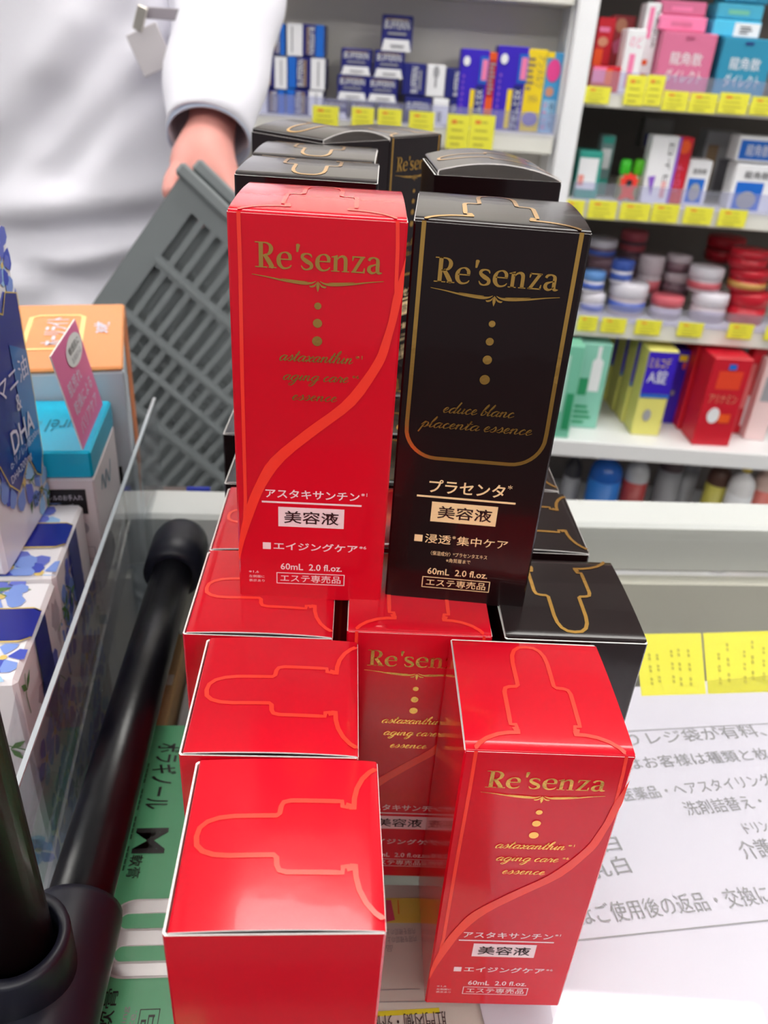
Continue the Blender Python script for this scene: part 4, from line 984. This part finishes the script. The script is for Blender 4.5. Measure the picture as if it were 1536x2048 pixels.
def row(first, labs, dx, dy):
    for k, lb in enumerate(labs):
        o = first if k == 0 else first.copy()
        if k: col.objects.link(o); o.location = first.location + Vector((dx * k, dy * k, 0))
        tag(o, lb)
row(goods('gargle_carton', '', 'box', 'yellow and blue cartons on the base level', (1284, 700, 1344, 836), YB + .055, .058, cPYEL, [('r', 0, .5, 1, .98, cVIO), ('t', 'ミルコデ', .08, .80, .8, .92, cYEL), ('t', 'A錠', .12, .62, .78, .78, cWHITE), ('r', 0, .46, 1, .5, cBLUE), ('d', .4, .25, .14, .07, cGREY)], .04, Z4),
    ['yellow and blue carton, front one of the slanting row', 'yellow and blue carton, second in the slanting row from the front', 'yellow and blue carton, third in the slanting row from the front', 'yellow and blue carton, rearmost of the slanting row'], -.007, .0625)
goods('eye_drop_carton', 'navy carton behind the yellow and blue row', 'box', G4, (1340, 700, 1374, 800), YB + .13, .06, cVIO, [('d', .7, .8, .1, .05, cORG), ('r', .3, .86, .8, .94, cYEL), ('r', .3, .4, .5, .46, cGREY)], 0, Z4)
row(goods('vitamin_carton', '', 'box', 'red cartons on the base level', (1410, 716, 1490, 860), YB + .025, .07, cRED, [('r', .2, .66, .82, .86, C_('vermilion', (236, 70, 40))), ('t', 'アリナミン', .12, .50, .85, .60, cSKIN), ('d', .35, .36, .16, .09, cWHITE), ('r', .5, .28, .8, .38, cORG), ('r', .4, .88, .6, .94, cBLUE)], .05, Z4),
    ['red carton, front one of the red row on the base level', 'red carton, second from the front in the red row', 'red carton, rearmost of the red row'], -.009, .076)
goods('plaster_packet', 'red and white packet right of the red row', 'packet', G4, (1492, 690, 1520, 830), YB + .10, .03, cRED, [('r', .1, .3, .5, .8, C_('rose2', (230, 130, 130))), ('r', .5, .1, .9, .45, cWHITE)], 0, Z4)
goods('plaster_packet', 'pale pink packet at the right end of the base level', 'packet', G4, (1516, 720, 1560, 850), YB + .07, .03, C_('pale_pink2', (236, 206, 206)), [('r', .2, .5, .8, .8, cGREY), ('r', .3, .85, .9, .98, cGRN2)], 0, Z4)

# bottles below the base level
def bottle(lab, px, rpx, Y, hh, body, cap, labm, shoulder=.55, neck=.28):
    P = aty(px, 965, Y); R_ = .82 * rpx * (Y * .864 + .36) / F_PX; shoulder = min(shoulder + .15, .77); z0 = Z_FLOOR + .1304; H_ = hh - z0
    o = tag(empty('cleaner_bottle', (P.x, Y, z0)), lab, 'bottle', 'bottles under the base level')
    b = MB(); b.lathe([(R_ * .92, 0), (R_, .006), (R_, H_ * shoulder), (R_ * .88, H_ * (shoulder + .05)), (R_ * .55, H_ * (shoulder + .09)), (R_ * neck, H_ * (shoulder + .11)), (R_ * neck, H_ * .9)], body, 24); b.build('bottle_body', o)
    b = MB(); b.lathe([(R_ * neck * 1.3, H_ * .9), (R_ * neck * 1.3, H_ * .985), (R_ * neck, H_)], cap, 20); b.build('cap', o)
    b = MB(); b.lathe([(R_ * 1.01, H_ * .12), (R_ * 1.01, H_ * (shoulder - .05))], labm, 24); b.build('label_band', o)
    return o
zb_ = SH[4][0] - .004
bottle('dark bottle leftmost under the base level', 1142, 22, YB + .16, zb_ - .02, C_('dark_bottle', (58, 56, 62)), cGREY, cGREY)
bottle('blue bottle with white cap under the base level', 1208, 40, YB + .10, zb_ - .005, C_('royal', (24, 90, 180), .25), cWHITE, C_('royal2', (40, 120, 210)), .74)
bottle('grey bottle with long neck and red label under the base level', 1270, 30, YB + .10, zb_ - .004, C_('bottle_grey', (176, 176, 180), .25), cWHITE, C_('label_red', (170, 60, 60)), .62, .3)
bottle('brownish bottle in the middle under the base level', 1335, 30, YB + .18, zb_ - .01, C_('mauve', (96, 80, 86)), cGREY, cGREY, .8)
bottle('silver bottle right of the brownish one under the base level', 1372, 24, YB + .20, zb_ - .02, C_('silver2', (140, 140, 150)), cGREY, cGREY, .7)
bottle('bottle with yellow and dark label under the base level', 1436, 28, YB + .12, zb_ - .01, C_('cocoa', (90, 60, 50)), cWHITE, C_('lemon', (206, 196, 90)), .8)
bottle('round white bottle with yellow cap under the base level', 1486, 32, YB + .08, zb_ - .008, C_('gloss_white', (232, 230, 232), .2), cYEL, cWHITE, .66)
bottle('red and white bottle at the right end under the base level', 1530, 26, YB + .11, zb_ - .01, C_('blush2', (220, 190, 180)), cRED, C_('label_pink', (226, 120, 110)), .76)

# price cards along the shelf fronts
def price(rect, lab, Y=YS - .0065):
    xl_, yt, xr_, yb = rect; ym = (yt + yb) / 2; A = aty(xl_, ym, Y); B = aty(xr_, ym, Y); T = aty((xl_ + xr_) / 2, yt, Y); D = aty((xl_ + xr_) / 2, yb, Y); w_ = B.x - A.x; h_ = T.z - D.z
    b = MB(); b.box(-w_ / 2, -.0004, 0, w_ / 2, .0004, h_, YELLOW); F = plane((-w_ / 2, -.0004, 0), (w_, 0, 0), (0, 0, h_), .0005)
    b.rect(F, .2, .74, .42, .84, RINK); b.rect(F, .46, .76, .7, .82, YINK); b.rect(F, .2, .52, .72, .58, YINK); b.rect(F, .15, .30, .8, .36, YINK); b.rect(F, .2, .1, .62, .18, YINK)
    tag(b.build('price_card', None, ((A.x + B.x) / 2, Y, D.z)), lab, 'price card', 'yellow price cards along the shelves')
ORD = ['leftmost', 'second', 'third', 'fourth', 'fifth', 'sixth', 'seventh']
ROWS = [('the left shelf of navy boxes', [(487, 244, 498, 272), (625, 212, 677, 256), (703, 215, 748, 256), (755, 218, 803, 258), (818, 223, 868, 266), (893, 229, 938, 298), (939, 230, 988, 300)]),
        ('the top right level', [(1168, 173, 1220, 207), (1250, 150, 1290, 211), (1291, 150, 1327, 212), (1325, 182, 1376, 222), (1378, 186, 1434, 226), (1437, 186, 1497, 228), (1500, 194, 1556, 231)]),
        ('the second right level', [(1130, 400, 1168, 435), (1176, 401, 1233, 438), (1240, 406, 1300, 441), (1303, 408, 1357, 445), (1367, 414, 1425, 449), (1436, 419, 1493, 454)]),
        ('the third right level', [(1155, 632, 1195, 662), (1202, 636, 1252, 666), (1270, 640, 1322, 670), (1355, 645, 1406, 674), (1455, 648, 1506, 678), (1530, 652, 1580, 682)])]
for nm, L in ROWS:
    for i, r_ in enumerate(L): price(r_, ('yellow price card, ' + ORD[i] + ' from the left along ' + nm) if i else 'yellow price card, leftmost along ' + nm)

# ---------------------------------------------------------------- grey shopping basket
BG = mat('grey_basket_plastic', (116, 121, 124), .5)
P0 = aty(366, 350, .865); th_ = math.radians(41)
tilt = math.radians(-10)
bx = Vector((math.cos(th_), 0, -math.sin(th_))); bz = Vector((math.sin(th_), 0, math.cos(th_))); by = bz.cross(bx)
tilt = math.radians(17)
by, bz = by * math.cos(tilt) - bz * math.sin(tilt), bz * math.cos(tilt) + by * math.sin(tilt)
bk = tag(empty('shopping_basket'), 'grey slotted plastic shopping basket hanging tilted from the hand behind the counter', 'basket')
bk.matrix_world = Matrix(((bx.x, by.x, bz.x, P0.x), (bx.y, by.y, bz.y, P0.y), (bx.z, by.z, bz.z, P0.z), (0, 0, 0, 1)))
BL, BHt, BDp = .46, .33, .20
tx = .028  # taper at the bottom


def wall(Fw, L, rows, pitch=.0165, slot=.0095, edge=.020):
    mb = MB(); ncol = int((L - 2 * edge) / pitch); off = (L - ncol * pitch) / 2
    us = [0, off + (pitch - slot) / 2]
    spans = [(0, off + (pitch - slot) / 2, False)]
    for k in range(ncol):
        a0 = off + k * pitch + (pitch - slot) / 2; spans.append((a0, a0 + slot, True)); spans.append((a0 + slot, a0 + pitch if k < ncol - 1 else L, False))
    vs = [0.0]
    for r0_, r1_ in rows: vs += [r0_, r1_]
    vs.append(BHt)
    ucuts = [spans[0][0]] + [s_[1] for s_ in spans]; nu = len(ucuts); nv = len(vs)
    V = [Fw(u, v) for v in vs for u in ucuts]; faces = []
    for j_ in range(nv - 1):
        hole = j_ % 2 == 1
        for i_ in range(nu - 1):
            if hole and spans[i_][2]: continue
            faces.append((j_ * nu + i_, j_ * nu + i_ + 1, (j_ + 1) * nu + i_ + 1, (j_ + 1) * nu + i_))
    mb.raw(V, faces, BG); return mb
ROWSB = [(.022, .076), (.088, .142), (.152, .176), (.184, .216), (.228, .300)]
def tp(L, u, v): return u + (tx * v / BHt) * (1 - 2 * u / L)
WALLS = [('front_wall', lambda u, v: (tp(BL, u, v), tx * v / BHt, -v), BL), ('back_wall', lambda u, v: (tp(BL, u, v), BDp - tx * v / BHt, -v), BL),
         ('end_wall', lambda u, v: (tx * v / BHt, tp(BDp, u, v), -v), BDp), ('end_wall', lambda u, v: (BL - tx * v / BHt, tp(BDp, u, v), -v), BDp)]
for nm, Fw, L in WALLS:
    o = wall(Fw, L, [] if nm == 'back_wall' else ROWSB).build(nm, bk); md = o.modifiers.new('thickness', 'SOLIDIFY'); md.thickness = .003; md.offset = 0
a = MB(); a.box(tx + .002, tx + .002, -BHt - .004, BL - tx - .002, BDp - tx - .002, -BHt, BG); a.build('bottom', bk)
a = MB()
for q0, q1 in (((-.008, -.008), (BL + .008, .006)), ((-.008, BDp - .006), (BL + .008, BDp + .008)), ((-.008, .0062), (.006, BDp - .0062)), ((BL - .006, .0062), (BL + .008, BDp - .0062))):
    a.box(q0[0], q0[1], -.004, q1[0], q1[1], .010, BG, .003)
a.build('rim', bk)
a = MB()
for v_ in (.082, .147, .180, .222): a.box(.03, -.004 + tx * v_ / BHt, -v_ - .002, BL - .03, -.0016 + tx * v_ / BHt, -v_ + .002, BG)
a.build('rib', bk)
bk2 = copy_tree(bk)
bk2.matrix_world = bk.matrix_world @ Matrix.Translation((.0085, .0125, .0145)) @ Matrix.Diagonal((.955, .90, 1.0, 1.0))
tag(bk2, 'second grey shopping basket nested inside the hanging one')

# ---------------------------------------------------------------- person in the white coat
SKIN = mat('skin', (232, 160, 150), .5, sss=.15, noise=.12, bscale=40)
COAT = mat('white_coat_cloth', (240, 238, 248), .8, bump=.05, bscale=90)
CUFF = mat('shirt_cuff_blue', (206, 218, 240), .7)
HAIRM = mat('dark_hair', (30, 26, 26), .6); TROUS = mat('dark_trousers', (44, 46, 56), .8)
PX0, PY0 = -.50, 1.24
pn = tag(empty('person', (PX0, PY0, Z_FLOOR)), 'person in a long white coat holding a grey shopping basket, standing behind the counter', 'person')
OFF = Vector((PX0, PY0, Z_FLOOR))
verts, edges, rad = [], [], []
def J(p, r, parent=None):
    verts.append(tuple(Vector(p) - OFF)); rad.append(r if isinstance(r, tuple) else (r, r))
    if parent is not None: edges.append((parent, len(verts) - 1))
    return len(verts) - 1
wr = aty(424, 262, 1.015); elb = aty(446, -25, 1.20); sho = Vector((-.30, 1.25, .50))
pel = J((PX0, PY0, .05), (.14, .10)); wst = J((PX0, PY0, .22), (.12, .085), pel); che = J((PX0, PY0, .42), (.14, .09), wst); nkb = J((PX0, PY0, .56), .06, che)
nk = J((PX0, PY0 - .01, .63), .05, nkb); hd = J((PX0, PY0 - .03, .72), .075, nk); hd2 = J((PX0, PY0 - .025, .80), .072, hd)
s1 = J(sho, .055, che); e1 = J(elb, .045, s1); m1 = J(elb.lerp(wr, .6), .036, e1); w1 = J(wr, (.030, .024), m1)
pa = J(aty(412, 300, .985), (.036, .033), w1); pb = J(aty(406, 336, .965), (.041, .036), pa)
for k, (x_, y_, Yk) in enumerate(((370, 376, .945), (398, 387, .944), (428, 394, .944), (460, 390, .945))):
    f0 = J(aty(x_, y_, Yk), .0105, pb); f1 = J(aty(x_ + 2, y_ + 34, .925), .0092, f0); f2 = J(aty(x_ + 6, y_ + 58, .905), .0085, f1); J(aty(x_ + 6, y_ + 52 - 6 * (k == 3), .892), .0075, f2)
t0 = J(aty(360, 345, .945), .014, pb); t1 = J(aty(346, 368, .92), .012, t0); J(aty(341, 394, .895), .010, t1)
s2 = J((-.70, 1.25, .50), .055, che); e2 = J((-.78, 1.22, .24), .045, s2); w2 = J((-.76, 1.14, .0), .03, e2); h2 = J((-.755, 1.12, -.07), (.036, .02), w2)
for k in range(4):
    f0 = J((-.785 + k * .019, 1.115 - k * .003, -.12), .0095, h2); J((-.785 + k * .019, 1.105, -.165 + (.01 if k in (0, 3) else 0)), .0085, f0)
t0 = J((-.722, 1.10, -.085), .012, h2); J((-.712, 1.085, -.125), .0095, t0)
for s_ in (-1, 1):
    a0 = J((PX0 + s_ * .09, PY0, -.05), .085, pel); a1 = J((PX0 + s_ * .10, PY0, -.42), .055, a0); a2 = J((PX0 + s_ * .10, PY0 + .02, -.78), .038, a1); J((PX0 + s_ * .10, PY0 - .12, -.83), .034, a2)
me = bpy.data.meshes.new('body'); me.from_pydata(verts, edges, []); me.materials.append(SKIN)
body = bpy.data.objects.new('body', me); col.objects.link(body); body.parent = pn
sk = body.modifiers.new('skin', 'SKIN'); sk.use_smooth_shade = True
for i, sv in enumerate(me.skin_vertices[0].data): sv.radius = rad[i]; sv.use_root = (i == 0)
ss = body.modifiers.new('sub', 'SUBSURF'); ss.levels = 2; ss.render_levels = 2
dg = bpy.context.evaluated_depsgraph_get(); nm_ = bpy.data.meshes.new_from_object(body.evaluated_get(dg)); body.modifiers.clear(); body.data = nm_
nm_.materials.clear(); nm_.materials.append(SKIN)

# coat torso with folds
def fl(p, q): A = aty(*p, 1.10); B = aty(*q, 1.10); return (A.x, A.z, B.x, B.z)
FOLDS = [(fl((345, 110), (120, 350)), -.016, .020), (fl((245, 40), (90, 260)), -.014, .020), (fl((95, 190), (-30, 380)), -.016, .022), (fl((280, 120), (200, 330)), .010, .022), (fl((150, 40), (30, 240)), .010, .02),
         (fl((340, 440), (-20, 475)), -.030, .022), (fl((350, 395), (60, 430)), .020, .03), (fl((320, 520), (190, 560)), -.016, .016), (fl((20, 520), (240, 600)), -.018, .018), (fl((330, 480), (120, 520)), .012, .016), (fl((150, 570), (10, 640)), -.014, .02)]
def disp(x, z):
    t = 0
    for (x0, z0, x1, z1), am, w_ in FOLDS:
        dx, dz = x1 - x0, z1 - z0; k = ((x - x0) * dx + (z - z0) * dz) / (dx * dx + dz * dz); k2 = min(max(k, 0), 1)
        d2_ = (x - x0 - k2 * dx) ** 2 + (z - z0 - k2 * dz) ** 2; t += .75 * am * math.exp(-d2_ / w_ ** 2)
    return t
a = MB(); NR, NA = 96, 120; vv = []
for i in range(NR + 1):
    z = -.42 + i * (1.0) / NR
    k = max(0, (z - .44) / .14); rx = .232 * (1 - .35 * k * k) + .02 * max(0, -z) ; ry = .150 * (1 - .3 * k * k)
    for j_ in range(NA):
        t = 2 * math.pi * j_ / NA; c_, s_ = math.cos(t), math.sin(t); e_ = .8
        x = PX0 + rx * math.copysign(abs(c_) ** e_, c_); y = PY0 + ry * math.copysign(abs(s_) ** e_, s_)
        if s_ < .2:
            dd_ = disp(x, z) * (1 if s_ < 0 else 1 - s_ / .2); y -= dd_ * abs(s_) + 0; x += dd_ * c_ * .3
        vv.append((x - OFF.x, y - OFF.y, z - OFF.z))
ff = [(i * NA + j_, i * NA + (j_ + 1) % NA, (i + 1) * NA + (j_ + 1) % NA, (i + 1) * NA + j_) for i in range(NR) for j_ in range(NA)]
a.raw(vv, ff, COAT, True); ct = a.build('white_coat', pn)
# sleeves
def sleeve(pts, rads, name, dens=26, seed=1):
    a = MB(); q = smooth([tuple(p) + (r,) for p, r in zip(pts, rads)], dens // (len(pts) - 1)); n_ = 40; ref = None; vv = []
    for i, (x, y, z, r) in enumerate(q):
        p = Vector((x, y, z)); t = (Vector(q[min(i + 1, len(q) - 1)][:3]) - Vector(q[max(i - 1, 0)][:3])).normalized()
        ref = t.orthogonal().normalized() if ref is None else (ref - t * ref.dot(t)).normalized(); b_ = t.cross(ref); f = i / (len(q) - 1)
        for k in range(n_):
            an = 2 * math.pi * k / n_; rr_ = r * (1 + .085 * math.sin(3 * an + f * 14 + seed) * math.sin(f * 3.1) + .06 * math.sin(an * 2 - f * 22))
            vv.append(p + (ref * math.cos(an) + b_ * math.sin(an)) * rr_ - OFF)
    ff = [(i * n_ + k, i * n_ + (k + 1) % n_, (i + 1) * n_ + (k + 1) % n_, (i + 1) * n_ + k) for i in range(len(q) - 1) for k in range(n_)]
    a.raw(vv, ff, COAT, True); o = a.build(name, ct); md = o.modifiers.new('thickness', 'SOLIDIFY'); md.thickness = .003; md.offset = -1
    return o
cuf = aty(418, 275, 1.005)
sleeve([(-.31, 1.26, .535), (-.25, 1.25, .44), tuple(elb + Vector((.0, .0, .0))), tuple(elb.lerp(cuf, .55) + Vector((.004, 0, .006))), tuple(cuf)], [.075, .078, .074, .060, .050], 'sleeve')
sleeve([(-.69, 1.26, .535), (-.76, 1.24, .40), (-.78, 1.22, .24), (-.765, 1.16, .05)], [.072, .072, .066, .052], 'sleeve', seed=4)
dcf = (cuf - elb.lerp(cuf, .55)).normalized()
a = MB(); a.lathe([(.0475, -.012), (.0475, .004), (.0455, .0042), (.0455, -.012)], CUFF, 36, M=Matrix.Translation(cuf - OFF) @ dcf.to_track_quat('Z', 'Y').to_matrix().to_4x4()); 
a.f = a.f[:-2]; a.mi = a.mi[:-2]; a.sm = a.sm[:-2]; tag(a.build('shirt_cuff', ct), 'pale blue cuff edge')
# pocket and clip tag on the coat
Yp = PY0 - .152
A = aty(233, 28, Yp); B = aty(388, 52, Yp)
a = MB(); a.box(B.x - .062 - OFF.x, Yp - .009 - OFF.y, B.z + .004 - OFF.z, B.x - OFF.x, Yp - .0062 - OFF.y, B.z + .016 - OFF.z, mat('grey_trim', (150, 142, 150), .5), .001); a.build('pocket_welt', ct)
bd = tag(empty('name_badge', aty(278, 50, Yp - .012)), 'small grey badge clipped to the coat pocket of the person', 'badge')
a = MB(); a.box(-.020, -.0012, -.050, .020, .0012, -.004, mat('badge_grey', (200, 194, 198), .35), .001, M=Matrix.Rotation(math.radians(-24), 4, 'Y')); a.build('card', bd)
a = MB(); a.box(-.006, -.003, -.006, .006, .001, .020, mat('badge_clip_metal', (190, 184, 176), .3, metal=.8), .001, M=Matrix.Rotation(math.radians(20), 4, 'Y')); a.build('clip', bd)
# head: hair and simple features, above the photo's frame
hdp = Vector((PX0, PY0 - .028, .765)) - OFF
a = MB(); a.lathe([(.002, .085), (.045, .078), (.075, .055), (.086, .02), (.084, -.02), (.078, -.05)], HAIRM, 28, c=(hdp.x, hdp.y + .014, hdp.z + .025)); a.build('hair', pn)
a = MB(); a.tube([(hdp.x, hdp.y - .075, hdp.z + .01), (hdp.x, hdp.y - .095, hdp.z - .015), (hdp.x, hdp.y - .078, hdp.z - .022)], [.006, .011, .007], SKIN, 10)
a.build('nose', pn)
a = MB(); 
for s_ in (-1, 1):
    t = MB(); t.lathe([(.002, -.009), (.008, -.006), (.010, 0), (.008, .006), (.002, .009)], HAIRM, 12, c=(hdp.x + s_ * .030, hdp.y - .068, hdp.z + .018)); t.build('eye', pn)
for s_ in (-1, 1):
    q = MB(); q.tube([(PX0 + s_ * .09 - OFF.x, 0, -.02 - OFF.z), (PX0 + s_ * .10 - OFF.x, 0, -.42 - OFF.z), (PX0 + s_ * .10 - OFF.x, .02, -.77 - OFF.z)], [.098, .075, .062], TROUS, 20); q.build('trouser_leg', pn)
    q = MB(); q.tube([(PX0 + s_ * .10 - OFF.x, .06, .045), (PX0 + s_ * .10 - OFF.x, -.06, .04), (PX0 + s_ * .10 - OFF.x, -.17, .032)], [.04, .046, .03], JOINT, 16); q.build('shoe', pn)
